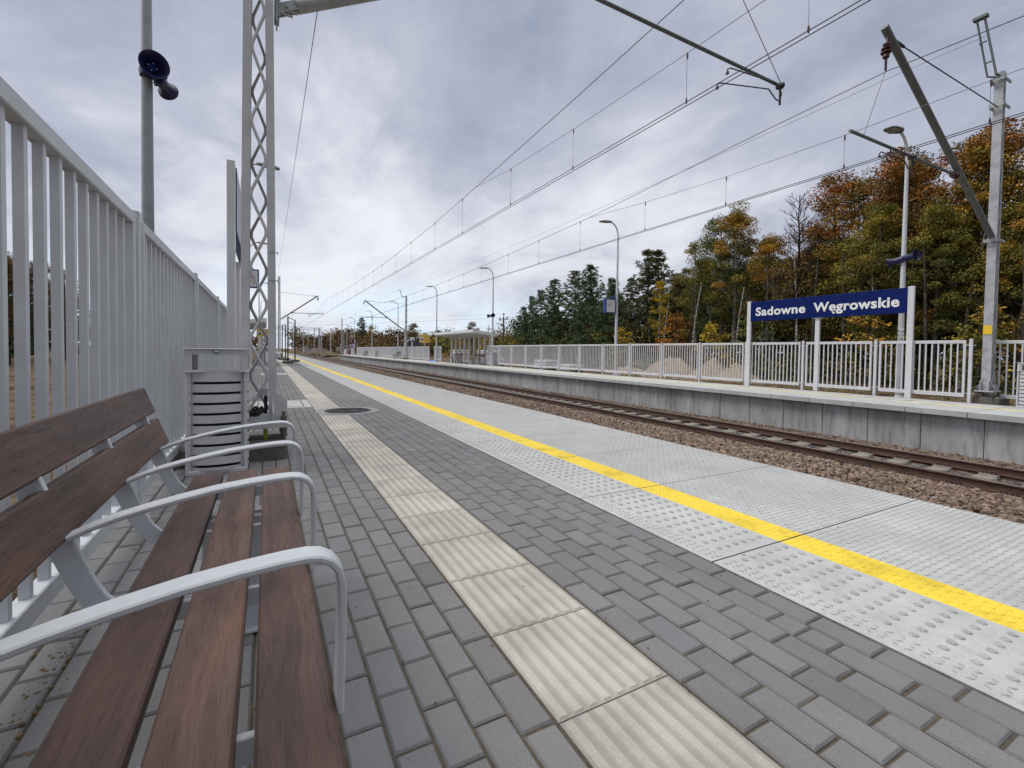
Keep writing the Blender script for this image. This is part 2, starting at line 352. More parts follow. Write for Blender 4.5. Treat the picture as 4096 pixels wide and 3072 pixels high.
    def lathe(s, prof, c=(0, 0, 0), ax=(0, 0, 1), n=20, m=None, caps=True):
        A = Vector(ax).normalized(); u = A.orthogonal().normalized(); w = A.cross(u); c = Vector(c); vs = []; fs = []
        for r, h in prof:
            for k in range(n):
                t = 2*math.pi*k/n; vs.append(c+A*h+u*(r*math.cos(t))+w*(r*math.sin(t)))
        for i in range(len(prof)-1):
            for k in range(n): fs.append((i*n+k, i*n+(k+1) % n, (i+1)*n+(k+1) % n, (i+1)*n+k))
        if caps: fs += [tuple(range(n-1, -1, -1)), tuple(range((len(prof)-1)*n, len(prof)*n))]
        return s.add(vs, fs, m)
    def mesh(s, name, mats, org=(0, 0, 0), smooth=None):
        me = bpy.data.meshes.new(name); V = np.array(s.v, np.float32)-np.array(org, np.float32)
        nl = np.array([len(f) for f in s.f], np.int32)
        me.vertices.add(len(V)); me.vertices.foreach_set('co', V.ravel())
        me.loops.add(int(nl.sum())); me.loops.foreach_set('vertex_index', np.fromiter((i for f in s.f for i in f), np.int32))
        me.polygons.add(len(nl)); me.polygons.foreach_set('loop_start', np.concatenate(([0], np.cumsum(nl)[:-1])).astype(np.int32))
        me.polygons.foreach_set('material_index', np.array(s.mi, np.int32))
        for q in (mats if isinstance(mats, (list, tuple)) else [mats]): me.materials.append(MATS[q])
        if s.usec:
            ca = me.color_attributes.new('Col', 'FLOAT_COLOR', 'CORNER')
            c = np.ones((int(nl.sum()), 4), np.float32); c[:, :3] = np.repeat(np.array(s.c, np.float32), nl, 0); ca.data.foreach_set('color', c.ravel())
        me.update(calc_edges=True); me.validate()
        if not smooth: me.polygons.foreach_set('use_smooth', np.zeros(len(me.polygons), bool))
        if smooth:
            me.polygons.foreach_set('use_smooth', np.ones(len(me.polygons), bool)); me.set_sharp_from_angle(angle=R(smooth))
        return me
    def build(s, name, mats, parent=None, smooth=None, label=None, org=None):
        if org is None: org = WORG.get(parent.name, (0, 0, 0)) if parent else (0, 0, 0)
        o = bpy.data.objects.new(name, s.mesh(name, mats, org, smooth)); COL.objects.link(o)
        if parent: o.parent = parent; WORG[o.name] = org
        else: o.location = org; WORG[o.name] = org
        if label: o['label'] = label
        return o
def tag(o, label=None, cat=None, group=None, kind=None):
    if label: o['label'] = label
    if cat: o['category'] = cat
    if group: o['group'] = group
    if kind: o['kind'] = kind
    return o
def thing(name, label, cat, loc=(0, 0, 0), group=None, rz=0):
    o = bpy.data.objects.new(name, None); COL.objects.link(o); o.location = loc; o.rotation_euler = (0, 0, rz)
    o.empty_display_size = 0.1; WORG[o.name] = tuple(loc); return tag(o, label, cat, group)
def copy_tree(o, loc=None, rz=None, label=None, group=None, parent=None, scale=None):
    c = o.copy(); COL.objects.link(c); WORG[c.name] = tuple(loc or (0, 0, 0))
    if parent: c.parent = parent
    if loc is not None: c.location = loc
    if rz is not None: c.rotation_euler = (0, 0, rz)
    if scale is not None: c.scale = scale
    if label: c['label'] = label
    if group: c['group'] = group
    for ch in list(o.children): copy_tree(ch, parent=c)
    return c
rng = np.random.default_rng(7); random.seed(11)

# ------------------------------------------------------------------ dimensions
SL, SR, XB, YL, YR, XE = 0.667, 1.062, 1.812, 2.333, 2.540, 3.869
SLABP, SLAB0 = 1.0127, 1.403
FX = 11.72      # far platform edge
FZ = -0.07      # far platform level
WX = 11.96      # far platform wall
BED = -1.00     # ballast level
RAIL_T = -0.84
YEND, YFAR = 90.0, 150.0

# ------------------------------------------------------------------ ground
def ground():
    xs = np.concatenate([[-900, -400, -150, -80, -50], np.arange(-36, -0.9, 1.5), [-0.83, -0.80, 3.0, 3.4], [4.2, 5, 6, 7, 8, 9, 10, 11, 12.3, 12.6], np.arange(15.2, 48, 1.1), [60, 90, 160, 400, 900]])
    ys = np.concatenate([[-400, -120, -40], np.arange(-16, 70, 1.4), np.arange(72, 200, 8), [260, 400, 800, 1800]])
    m = MB(); nx = len(xs)
    r = np.random.default_rng(3)
    for y in ys:
        for x in xs:
            j = r.uniform(-1, 1)
            if x < -0.81: z = -0.06 - min(0.25, 0.06*(-0.81-x)) + 0.05*j*min(1, (-0.8-x)/2)
            elif x < 14.0: z = -1.16
            else: z = -0.24 + 0.08*j - 0.01*max(0, min(x-16, 20))
            if y > 96 and 3.5 < x < 30: z = -1.16 if x < 14 else -0.9+0.1*j
            if y > 92 and x >= 14 and x < 30: z = -0.85 + 0.15*j
            m.v.append((x, y, z))
    for i in range(len(ys)-1):
        for k in range(nx-1):
            m.f.append((i*nx+k, i*nx+k+1, (i+1)*nx+k+1, (i+1)*nx+k)); m.mi.append(0); m.c.append((.5, .5, .5))
    tag(m.build('ground', 'soil', smooth=180), kind='structure')
ground()

# ------------------------------------------------------------------ near platform
def near_platform():
    # body under the paving, its top is the joint sand
    m = MB(); m.box(-0.80, XB-0.002, -1.6, YFAR, -1.1, -0.0075)
    root = tag(m.build('platform', 'joint_sand'), kind='structure')
    # paver courses
    m = MB(); r = np.random.default_rng(5)
    rows = [(SL-0.004-0.0998*(k+1), SL-0.004-0.0998*k) for k in range(14)]
    w = (XB-SR-0.010)/7
    rows += [(SR+0.006+w*k, SR+0.006+w*(k+1)) for k in range(7)]
    offs = [1.374, 1.452, 1.565, 1.462]
    for q, (x0, x1) in enumerate(rows):
        off = offs[q] if q < 4 else ((0.1 if q < 14 else 0.085)*(q % 2)+r.uniform(-.014, .014)+(0.714 if q >= 14 else 1.37))
        y = off-15*0.2012; base = 0.192; xg = 0.0031 if q < 14 else 0.0030; half = 0
        while y < YFAR-0.3:
            ln = 0.2012
            if half: ln = 0.1006; half -= 1
            elif r.random() < 0.012 and y < 40: ln = 0.1006; half = 1
            g = 0.0028+abs(r.normal(0, .0013)); z = r.normal(0, .0009) if y < 30 else 0
            gx = xg+abs(r.normal(0, .0010)); a0, a1, b0, b1 = x0+gx, x1-gx, y+g, y+ln-g
            # the cover, hatch and mast footing interrupt the courses
            c = base*(1+r.normal(0, .045)); tint = r.normal(0, .010)
            if r.random() < 0.05: c *= 0.90
            col = (c*(0.97+tint), c*(0.98+tint*0.3), c*(1.0-tint*0.6))
            e = 0.0052; zt = z; zl = z-0.0060
            t = [r.normal(0, .0006) for _ in range(4)]
            vs = [(a0, b0, -0.03), (a1, b0, -0.03), (a1, b1, -0.03), (a0, b1, -0.03),
                  (a0, b0, zl), (a1, b0, zl), (a1, b1, zl), (a0, b1, zl),
                  (a0+e, b0+e, zt+t[0]), (a1-e, b0+e, zt+t[1]), (a1-e, b1-e, zt+t[2]), (a0+e, b1-e, zt+t[3])]
            fs = [(8, 9, 10, 11)]
            for k in range(4):
                n = (k+1) % 4; fs.append((4+k, 4+n, 8+n, 8+k))
                if y < 12: fs.append((k, n, 4+n, 4+k))
            m.add(vs, fs, 0, col); y += ln
    m.build('paving', 'paver_concrete', root)
    # ribbed guidance path
    m = MB(); y = 2.1707-0.4030*9; k = 0
    while y < YFAR:
        c = 0.47*(1+r.normal(0, .055)); w = r.uniform(-.02, .03)
        col = (c*(1.0+w), c*(0.955+w*.6), c*(0.865))
        y0, y1 = y+0.002, y+0.401; x0, x1 = SL+0.002, SR-0.002; zb = -0.0035
        m.add([(x0, y0, -.03), (x1, y0, -.03), (x1, y1, -.03), (x0, y1, -.03), (x0, y0, zb), (x1, y0, zb), (x1, y1, zb), (x0, y1, zb)],
              [(4, 5, 6, 7), (0, 1, 5, 4), (1, 2, 6, 5), (2, 3, 7, 6), (3, 0, 4, 7)], 0, tuple(q*0.74 for q in col))
        p = (x1-x0)/8
        for i in range(8):
            a0 = x0+p*i+0.004; a1 = a0+p-0.0165; e = .004; zt = 0.0016
            b0, b1 = y0+.004, y1-.004
            m.add([(a0, b0, zb), (a1, b0, zb), (a1, b1, zb), (a0, b1, zb), (a0+e, b0+e, zt), (a1-e, b0+e, zt), (a1-e, b1-e, zt), (a0+e, b1-e, zt)],
                  [(4, 5, 6, 7), (0, 1, 5, 4), (1, 2, 6, 5), (2, 3, 7, 6), (3, 0, 4, 7)], 0, col)
        y += 0.4030; k += 1
    m.build('guidance_path', 'tactile_concrete', root)
    # edge slabs with studs, yellow line and raised tread
    m = MB(); W = XE-XB; L = SLABP-0.005
    def P(x, y, z=0.0): return (x-XB, y, z)
    g = 0.004
    for x0, x1, mi in ((XB+g, YL, 0), (YL, YR, 1), (YR, XE, 0)):
        m.add([P(x0, g), P(x1, g), P(x1, L), P(x0, L)], [(0, 1, 2, 3)], mi)
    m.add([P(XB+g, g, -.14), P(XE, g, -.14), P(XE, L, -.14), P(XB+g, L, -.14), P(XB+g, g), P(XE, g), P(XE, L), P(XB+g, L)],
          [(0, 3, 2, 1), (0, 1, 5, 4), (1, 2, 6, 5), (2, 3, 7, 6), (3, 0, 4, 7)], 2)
    for i in range(6):
        for j in range(12):
            cx = 1.971+0.0628*i; cy = L-0.050-0.0795*j; rr = 0.0128
            n = 10; vs = []
            for rad, z in ((rr*1.25, 0.0002), (rr, 0.0048), (rr*0.86, 0.0056)):
                for k in range(n): vs.append(P(cx+rad*math.cos(6.2832*k/n), cy+rad*math.sin(6.2832*k/n), z))
            fs = [tuple(range(2*n, 3*n))]
            for b in (0, n):
                for k in range(n): fs.append((b+k, b+(k+1) % n, b+n+(k+1) % n, b+n+k))
            m.add(vs, fs, 3)
    def loz(cx, cy, ang, mi, l=0.0128, w=0.0050, z=0.0032):
        ca, sa = math.cos(ang), math.sin(ang); vs = []
        for f, zz in ((1.0, 0.0002), (0.62, z)):
            for a, b in ((l, 0), (0.2*l, w), (-0.2*l, w), (-l, 0), (-0.2*l, -w), (0.2*l, -w)):
                vs.append(P(cx+(a*ca-b*sa)*f, cy+(a*sa+b*ca)*f, zz))
        fs = [(6, 7, 8, 9, 10, 11)]+[(k, (k+1) % 6, 6+(k+1) % 6, 6+k) for k in range(6)]
        m.add(vs, fs, mi)
    for j in range(26):
        for i in range(3):
            loz(XB+0.045+0.028*i, 0.03+j*0.0375, (0.75 if (i+j) % 2 else -0.75)+1.57, 3, 0.0132, 0.0052)
    p = 0.034
    nx = int((XE-0.02-YL-0.02)/p); ny = int((L-0.03)/p)
    for i in range(nx+1):
        for j in range(ny+1):
            cx = YL+0.022+p*i; cy = 0.022+p*j
            if abs(cx-YR) < 0.012: continue
            loz(cx, cy, 0.70 if (i+j) % 2 else -0.70, 1 if cx < YR else 3)
    me = m.mesh('edge_slab', ['slab_concrete', 'yellow_paint', 'slab_edge_concrete', 'stud_concrete'], (0, 0, 0))
    edge = MB(); edge.box(XB, XE-0.25, SLAB0-3*SLABP, YFAR, -1.1, -0.16); edge.box(XB, XE-.004, SLAB0-3*SLABP, YFAR, -.13, -.011)
    eo = tag(edge.build('platform_edge', 'wall_concrete'), kind='structure')
    for k in range(-3, 97):
        o = bpy.data.objects.new('edge_slab', me); COL.objects.link(o); o.parent = eo; o.location = (XB, SLAB0+k*SLABP, 0)
    f = MB(); ys = SLAB0+97*SLABP
    for x0, x1, mi in ((XB, YL, 0), (YL, YR, 1), (YR, XE, 0)): f.box(x0, x1, ys, YFAR, -.14, 0, mi)
    f.build('edge_slab', ['slab_concrete', 'yellow_paint'], eo)
near_platform()

# ------------------------------------------------------------------ far platform
def far_platform():
    m = MB(); m.box(WX+0.12, 14.16, -4, YEND, -1.2, FZ-0.004)
    root = tag(m.build('far_platform', 'ring_concrete'), kind='structure')
    r = np.random.default_rng(8)
    w = MB(); y = -3.3; 
    while y < YEND-0.5:
        w.box(WX, WX+0.13, y+0.006, y+0.948, -1.25, FZ-0.115, 0, ch=0.008); y += 0.954
    w.build('retaining_wall', 'wall_concrete', root)
    e = MB(); y = -3.2
    while y < YEND-0.5:
        y1 = y+0.961; dz = r.normal(0, .0012)
        for x0, x1, mi in ((FX, FX+1.33, 0), (FX+1.33, FX+1.46, 1), (FX+1.46, FX+2.05, 0)):
            e.box(x0, x1, y+.004, y1-.004, FZ-0.105, FZ+dz, mi)
        y += 0.965
    e.build('edge_paving', ['slab_concrete', 'yellow_paint'], root)
    p = MB(); p.box(FX+2.052, 14.17, -4, YEND, FZ-0.05, FZ+0.0)
    p.build('back_paving', 'hatch_concrete', root)
far_platform()

# ------------------------------------------------------------------ track
def stones():
    r = np.random.default_rng(21)
    ico = bmesh.new(); bmesh.ops.create_icosphere(ico, subdivisions=1, radius=1)
    iv = np.array([v.co[:] for v in ico.verts]); itf = np.array([[v.index for v in f.verts] for f in ico.faces]); ico.free()
    Y = []; X = []
    # density falls with distance
    for (y0, y1, dens) in ((1.0, 9, 520), (9, 16, 330), (16, 28, 170), (28, 48, 70)):
        for (x0, x1, k) in ((6.6, 9.28, 1.0), (9.5, 10.72, 0.9), (10.88, 11.96, 0.8)):
            n = int((y1-y0)*(x1-x0)*dens*k); X.append(r.uniform(x0, x1, n)); Y.append(r.uniform(y0, y1, n))
    X = np.concatenate(X); Y = np.concatenate(Y); n = len(X)
    size = r.uniform(0.022, 0.044, n)*(1+0.012*np.maximum(Y-12, 0))
    Z = BED+0.004+size*r.uniform(0.0, 0.75, n)
    Z += np.where((X > 9.5) & (X < 10.72), -0.075, 0.0) + np.where((X > 10.88), 0.02, 0) + np.where(X < 9.28, np.where(X > 9.0, -.03, 0.02)+0.05*np.sin(np.clip((9.2-X)/2.2, 0, 1)*math.pi), 0)
    var = 24
    shp = np.stack([iv*(1+r.uniform(-.38, .25, (len(iv), 1)))*r.uniform(0.7, 1.25, (1, 3)) for _ in range(var)])
    pick = r.integers(0, var, n)
    ang = r.uniform(0, 6.283, (n, 3)); c, s_ = np.cos(ang), np.sin(ang)
    V = shp[pick]
    x, y, z = V[..., 0].copy(), V[..., 1].copy(), V[..., 2].copy()
    x, y = x*c[:, :1]-y*s_[:, :1], x*s_[:, :1]+y*c[:, :1]
    y, z = y*c[:, 1:2]-z*s_[:, 1:2], y*s_[:, 1:2]+z*c[:, 1:2]
    x, z = x*c[:, 2:]-z*s_[:, 2:], x*s_[:, 2:]+z*c[:, 2:]
    P = np.stack([x, y, z*0.8], -1)*size[:, None, None]+np.stack([X, Y, Z], -1)[:, None, :]
    nv = len(iv); F = (itf[None]+np.arange(n)[:, None, None]*nv).reshape(-1, 3)
    me = bpy.data.meshes.new('gravel'); me.vertices.add(n*nv); me.vertices.foreach_set('co', P.astype(np.float32).ravel())
    me.loops.add(F.size); me.loops.foreach_set('vertex_index', F.astype(np.int32).ravel()); me.polygons.add(len(F))
    me.polygons.foreach_set('loop_start', np.arange(0, F.size, 3, dtype=np.int32))
    base = np.array([[0.20, 0.140, 0.105], [0.27, 0.20, 0.155], [0.13, 0.092, 0.072], [0.24, 0.195, 0.165], [0.33, 0.24, 0.175]])
    cc = base[r.integers(0, 5, n)]*r.uniform(0.7, 1.15, (n, 1))
    inner = (X > 9.5) & (X < 10.72); cc[inner] = cc[inner].mean(1, keepdims=True)*np.array([1.0, .95, .92])*0.85
    col = np.ones((n, len(itf)*3, 4), np.float32); col[..., :3] = cc[:, None, :]
    a = me.color_attributes.new('Col', 'FLOAT_COLOR', 'CORNER'); a.data.foreach_set('color', col.ravel())
    me.materials.append(MATS['ballast_stone']); me.update(calc_edges=True); me.polygons.foreach_set('use_smooth', np.zeros(len(me.polygons), bool))
    o = bpy.data.objects.new('gravel', me); COL.objects.link(o); tag(o, kind='stuff')
def track():
    m = MB(); xs = np.linspace(3.6, 12.0, 43); ys = np.concatenate([np.arange(-3, 30, .25), np.arange(30, 170, 2.0)]); r = np.random.default_rng(2)
    for y in ys:
        for x in xs:
            b = 0.05*math.sin(min(max((9.2-x)/2.2, 0), 1)*math.pi)
            m.v.append((x, y, BED+b-0.01-(0.06 if 9.45 < x < 10.75 else 0)+r.uniform(-.012, .012)))
    n = len(xs)
    for i in range(len(ys)-1):
        for k in range(n-1): m.f.append((i*n+k, i*n+k+1, (i+1)*n+k+1, (i+1)*n+k)); m.mi.append(0); m.c.append((.5, .5, .5))
    tag(m.build('track_bed', 'ballast_bed', smooth=180), kind='structure')
    stones()
    prof = [(-.066, 0), (.066, 0), (.066, .011), (.014, .030), (.009, .045), (.009, .100), (.034, .118), (.036, .142), (.026, .152), (-.026, .152), (-.036, .142), (-.034, .118), (-.009, .100), (-.009, .045), (-.014, .030), (-.066, .011)]
    def one(xa, xb, near, label):
        xc = (xa+xb)/2
        root = thing('railway_track', label, 'railway track', (xc, 0, BED), group='railway tracks between the platforms')
        for x in (xa, xb):
            b = MB(); n = len(prof); vs = [(x+a, yy, RAIL_T-0.152+h) for yy in (-3.2, 180) for a, h in prof]
            fs = [(k, (k+1) % n, n+(k+1) % n, n+k) for k in range(n)]+[tuple(range(n)), tuple(range(2*n-1, n-1, -1))]
            for k, f in enumerate(fs): b.add([vs[q] for q in f], [tuple(range(len(f)))], 1 if k in (7, 8, 9) else 0)
            b.build('rail', ['rail_rust', 'rail_head'], root)
        s = MB()
        s.box(-1.28, 1.28, -.13, .13, -0.20, -0.018, 0, ch=.02)
        for x in (xa-xc, xb-xc): s.box(x-.17, x+.17, -.125, .125, -.02, -.0005, 0, ch=.008)
        sm = s.mesh('sleeper', 'sleeper_concrete')
        cms = []
        for x in (xa-xc, xb-xc):
            for sg in (-1, 1):
                c = MB(); pts = []
                for o, rev in ((-.055, 0), (.055, 1)):
                    q_ = [(x+sg*(.085+.05*math.sin(t)), o+.030*math.cos(t), .024+.032*math.sin(t)) for t in np.linspace(-.9, 4.0, 10)]
                    pts += q_[::-1] if rev else q_
                c.tube(pts, .0085, 6); cms.append(c.mesh('rail_clip', 'dark_steel', smooth=50))
        k = 0; y = 2.35-0.597*3
        ks = 96 if near else 40
        for k in range(ks):
            o = bpy.data.objects.new('sleeper', sm); COL.objects.link(o); o.parent = root; o.location = (0, y+.597*k, 0.012)
            if k < 60 and near:
                for cm in cms: q = bpy.data.objects.new('rail_clip', cm); COL.objects.link(q); q.parent = o
        rest = MB(); yy = y+.597*ks
        while yy < 150: rest.box(xc-1.28, xc+1.28, yy-.13, yy+.13, BED-.2, BED-.006); yy += .597
        tag(rest.build('sleeper', 'sleeper_concrete', root), kind='stuff')
    one(9.41, 10.80, True, 'rusty railway track on concrete sleepers at the foot of the far platform wall')
    one(5.40, 6.79, False, 'railway track lying hidden below the edge of the near platform')
track()

# ------------------------------------------------------------------ fences
def bar_fence(label, x, posts, zb, ztop, rail_lo, rail_h, side, nb, matn='fence_paint', name='platform_fence', skip=(), bw=0.032, bx=0.06, deep=0.055, setback={}):
    """posts: list of Y; side=+1 when the face seen is +X"""
    xp = x; root = thing(name, label, 'fence', (x, posts[0], zb), group='white bar fences along the platforms')
    for y in posts:
        p = MB(); p.box(x-.03, x+.03, y-.03, y+.03, zb-.05, ztop+.03, ch=.004)
        for zz in (rail_lo+.10, ztop-.12):
            p.box(x-.005, x+.005, y-.088, y+.088, zz-.006, zz+.006)
        p.build('post', matn, root)
    for a, b in zip(posts[:-1], posts[1:]):
        x = xp+setback.get(round(a, 2), 0)
        y0, y1 = a+.085, b-.085; m = MB(); d = deep/2
        m.box(x-d, x+d, y0, y1, ztop-rail_h, ztop, ch=.004)
        m.box(x-d, x+d, y0, y1, rail_lo, rail_lo+rail_h*1.2, ch=.004)
        for yy in (y0, y1-.045): m.box(x-d, x+d, yy, yy+.045, rail_lo+rail_h*1.2, ztop-rail_h, ch=.003)
        n = nb
        for k in range(n):
            yc = y0+.0275+(y1-y0-.055)*(k+1)/(n+1)
            m.box(x-bx/2, x+bx/2, yc-bw/2, yc+bw/2, rail_lo+rail_h*1.2-.002, ztop-rail_h+.002)
        m.build('panel', matn, root)
    return root
bar_fence('tall grey bar fence behind the near bench and litter bin', -0.643, [-1.77+2.335*k+0.29 for k in range(0, 12)], 0, 1.665, 0.125, 0.058, 1, 15, matn='shaded_fence_paint', bw=0.026, bx=0.026, deep=0.056)
# ------------------------------------------------------------------ bench
ARM = [(-.335, .592), (-.30, .606), (-.264, .618), (-.22, .629), (-.163, .641), (-.094, .653), (-.03, .660), (.02, .6635), (.05, .664), (.068, .661), (.082, .653), (.092, .640), (.0965, .622), (.0975, .60), (.0965, .52), (.094, .43)]
def bench(label, wood, loc, rz, group, metal='light_grey_paint'):
    root = thing('park_bench', label, 'bench', loc, group, rz); org = (0, 0, 0); WORG[root.name] = (0, 0, 0)
    Y0, Y1 = 0.12, 2.19; r = random.Random(3)
    for k, (a, b) in enumerate(((-.257, -.157), (-.137, -.037), (-.015, .086))):
        m = MB(); m.col = ((0.02, 0.75, 0.28)[k], r.random(), r.random()); m.box(a, b, Y0, Y1, .418, .450, ch=.0045); m.build('seat_slat', wood, root)
    # backrest slats tilt back
    for k, (p, q) in enumerate((((-.334, .590), (-.370, .687)), ((-.376, .709), (-.412, .806)))):
        ax = Vector((q[0]-p[0], 0, q[1]-p[1])); ln = ax.length; ax.normalize(); nr = Vector((-ax.z, 0, ax.x))
        T = Matrix(((ax.x, 0, nr.x, p[0]), (0, 1, 0, 0), (ax.z, 0, nr.z, p[1]), (0, 0, 0, 1)))
        m = MB(); m.col = (0.85 if k == 0 else 0.40, r.random(), r.random()); m.box(0, ln, Y0, Y1, 0, .032, ch=.0045, T=T); m.build('back_slat', wood, root)
    for y in (.27, .71, 1.17, 1.59, 2.04):
        m = MB(); m.sweep([(a, y, b) for a, b in ARM], (0, 1, 0), .042, .0105, rnd=.0025); m.build('armrest', metal, root, smooth=40)
    for y in (.285, .725, 1.18, 1.60, 2.05):
        pts = [(-.425, .782), (-.362, .60), (-.318, .487), (-.300, .452), (-.277, .424), (-.245, .404), (-.20, .3985), (.088, .3985)]
        m = MB(); m.sweep([(a, y, b) for a, b in pts], (0, 1, 0), .014, .040, rnd=.002)
        m.build('frame', metal, root, smooth=40)
    for y in (.55, 1.80):
        m = MB(); m.box(-.19, .0, y-.035, y+.035, .0, .395, ch=.006); m.box(-.22, .03, y-.06, y+.06, 0, .012, ch=.003)
        m.box(-.24, .07, y-.02, y+.02, .385, .405); m.build('leg', metal, root)
    return root
B0 = bench('brown slatted bench with white loop armrests, close up in the foreground', 'bench_wood', (0, 0, 0), 0, 'slatted benches on the platforms')

# ------------------------------------------------------------------ litter bin
def bin_(label, loc, rz=0):
    root = thing('litter_bin', label, 'litter bin', loc, 'slotted grey litter bins', rz); WORG[root.name] = (0, 0, 0)
    slots = [0.063+.0785*i for i in range(9)]; zs = [0.03]
    for q in slots: zs += [q-.0095, q+.0095]
    zs.append(.772)
    for side in range(4):
        hw, off, bul = (.172, .138, .054) if side % 2 == 0 else (.148, .166, .040)
        N = 20; m = MB(); P = []
        for z in zs:
            for i in range(N+1):
                u = -1+2*i/N; a, b = u*hw, -(off+bul*(1-u*u))
                P.append((a, b, z) if side == 0 else (-b, a, z) if side == 1 else (-a, -b, z) if side == 2 else (b, -a, z))
        F = []
        for j_ in range(len(zs)-1):
            for i in range(N):
                if j_ % 2 == 1 and 1 <= i < N-1: continue
                F.append((j_*(N+1)+i, j_*(N+1)+i+1, (j_+1)*(N+1)+i+1, (j_+1)*(N+1)+i))
        m.add(P, F); m.build('panel', 'bin_paint', root, smooth=40)
    l = MB(); l.box(-.150, .150, -.135, .135, .035, .768, ch=.03); l.build('liner', 'black_rubber', root, smooth=40)
    f = MB(); f.box(-.207, .207, -.192, .192, .772, .778, ch=.002); f.box(-.215, .215, -.195, .195, .9451, .951, ch=.002)
    fb = MB(); fb.box(-.20, .20, -.17, .17, 0, .03, ch=.004); fb.build('base', 'bin_paint', root)
    for sx in (-1, 1):
        for sy in (-1, 1): f.box(sx*.155, sx*.200, sy*.165, sy*.170, .778, .945); f.box(sx*.195, sx*.200, sy*.10, sy*.165, .778, .945)
    for sy in (-1, 1): f.box(-.155, .155, sy*.165, sy*.170, .905, .945)
    for sx in (-1, 1): f.box(sx*.195, sx*.200, -.10, .10, .905, .945)
    f.build('hood', 'bin_paint', root)
    for sx in (-1, 1):
        for sy in (-1, 1):
            p = MB(); p.box(sx*.176, sx*.200, sy*.140, sy*.168, .012, .772, ch=.004); p.build('corner_post', 'bin_paint', root)
    k = MB(); k.box(-.018, .018, -.192, -.172, .908, .944, ch=.004); k.cyl((-.01, -.196, .925), (.01, -.196, .925), .008); k.build('lock', 'galvanised_steel', root)
    return root
BIN = bin_('grey slotted litter bin standing beside the near end of the lattice mast', (-.335, 4.275, 0))
BIN['label'] = 'grey slotted litter bin between the near bench and the lattice mast'

# ------------------------------------------------------------------ lattice mast with cantilever
def lattice(m, x0, x1, y, z0, z1, pitch, r, phase, taper, n=8):
    """zig-zag round bar between two chords in the plane y; taper(z) gives the chord inset"""
    pts = []; z = z0; k = phase
    def px(side, z): return (x0+taper(z) if side == 0 else x1-taper(z))
    nodes = []
    while z < z1+1e-6: nodes.append((px(k % 2, z), z)); z += pitch/2; k += 1
    rc = 0.16
    for i, (x, z) in enumerate(nodes):
        if i in (0, len(nodes)-1): pts.append((x, y, z)); continue
        (xa, za), (xb, zb) = nodes[i-1], nodes[i+1]
        for t in (-1, -.66, -.33, 0, .33, .66, 1):
            a = abs(t)*rc; o = (xa, za) if t < 0 else (xb, zb)
            bx = x+(o[0]-x)*a; bz = z+(o[1]-z)*a; pull = (1-abs(t))**2*rc*.5
            mid = ((xa+xb)/2, z); pts.append((bx+(mid[0]-bx)*pull, y, bz))
    m.tube(pts, r, n)
def chord(m, xo, xi, y0, y1, z0, z1, tp, t=.007):
    """channel: web at xo, flanges towards xi at y0 and y1"""
    s = 1 if xi > xo else -1
    def ring(z):
        d = tp(z)*s; a, b = xo+d, xi+d
        return [(a, y0, z), (b, y0, z), (b, y0+t, z), (a+s*t, y0+t, z), (a+s*t, y1-t, z), (b, y1-t, z), (b, y1, z), (a, y1, z)]
    vs = ring(z0)+ring(z1); n = 8
    m.add(vs, [(k, (k+1) % n, n+(k+1) % n, n+k) for k in range(n)]+[(0, 1, 2, 3), (0, 3, 4, 7), (4, 5, 6, 7), (8, 9, 10, 11), (8, 11, 12, 15), (12, 13, 14, 15)])
def mast(label, x0, x1, y0, y1, zfoot, htop, paint, group, block, full=True, side=1, bar=.0125, pitch=.625, cw=.064, tpr=.008):
    """side: +1 the track is towards +X"""
    xc = (x0+x1)/2; root = thing('lattice_mast', label, 'catenary mast', (xc, (y0+y1)/2, zfoot), group)
    base = zfoot+.30; tp = lambda z: tpr*max(0, z-base)
    b = MB(); bx0, bx1, by0, by1 = block
    b.box(bx0, bx1, by0, by1, zfoot-.1, zfoot+.165, ch=.03); b.build('footing', 'footing_concrete', root)
    for xo, xi in ((x0, x0+cw), (x1, x1-cw)):
        c = MB(); chord(c, xo, xi, y0, y1, base, htop, tp); c.build('chord', paint, root)
    for yy, ph in ((y0+.002, 0), (y1-.002, 1)):
        l = MB(); lattice(l, x0+cw*.95, x1-cw*.95, yy, base+.10, htop-.05, pitch, bar, ph, tp, 8 if full else 5); l.build('lacing', paint, root, smooth=50)
    p = MB()
    p.box(x0-.09, x1+.09, y0-.09, y1+.09, zfoot+.265, zfoot+.298, ch=.004)
    p.box(x0, x1, y0-.004, y1+.004, base, base+.082, ch=.003)
    for sg, xe in ((-1, x0), (1, x1)):
        for yy in (y0+.004, y1-.016):
            p.prism([(xe, base), (xe+sg*.082, base), (xe+sg*.082, base+.19), (xe, base+.255)], lambda a, c, q=yy: (a, q, c), lambda a, c, q=yy: (a, q+.012, c))
    for xx in (x0+.035, x1-.035):
        for sg, ye in ((-1, y0), (1, y1)):
            p.prism([(ye, base), (ye+sg*.07, base), (ye+sg*.07, base+.10), (ye, base+.19)], lambda a, c, q=xx: (q, a, c), lambda a, c, q=xx: (q+.010, a, c))
    p.build('base_plate', paint, root)
    for sx in (x0-.052, x1+.052):
        for sy in (y0-.05, y1+.05):
            q = MB(); z = zfoot
            q.cyl((sx, sy, z+.10), (sx, sy, z+.405), .0135, n=10)
            for za, zb, rr in ((.300, .306, .030), (.306, .362, .026), (.258, .264, .038), (.205, .258, .026), (.19, .205, .033)): q.cyl((sx, sy, z+za), (sx, sy, z+zb), rr, n=6 if rr == .026 else 14)
            q.build('anchor_bolt', 'bolt_steel', root)
    return root, tp
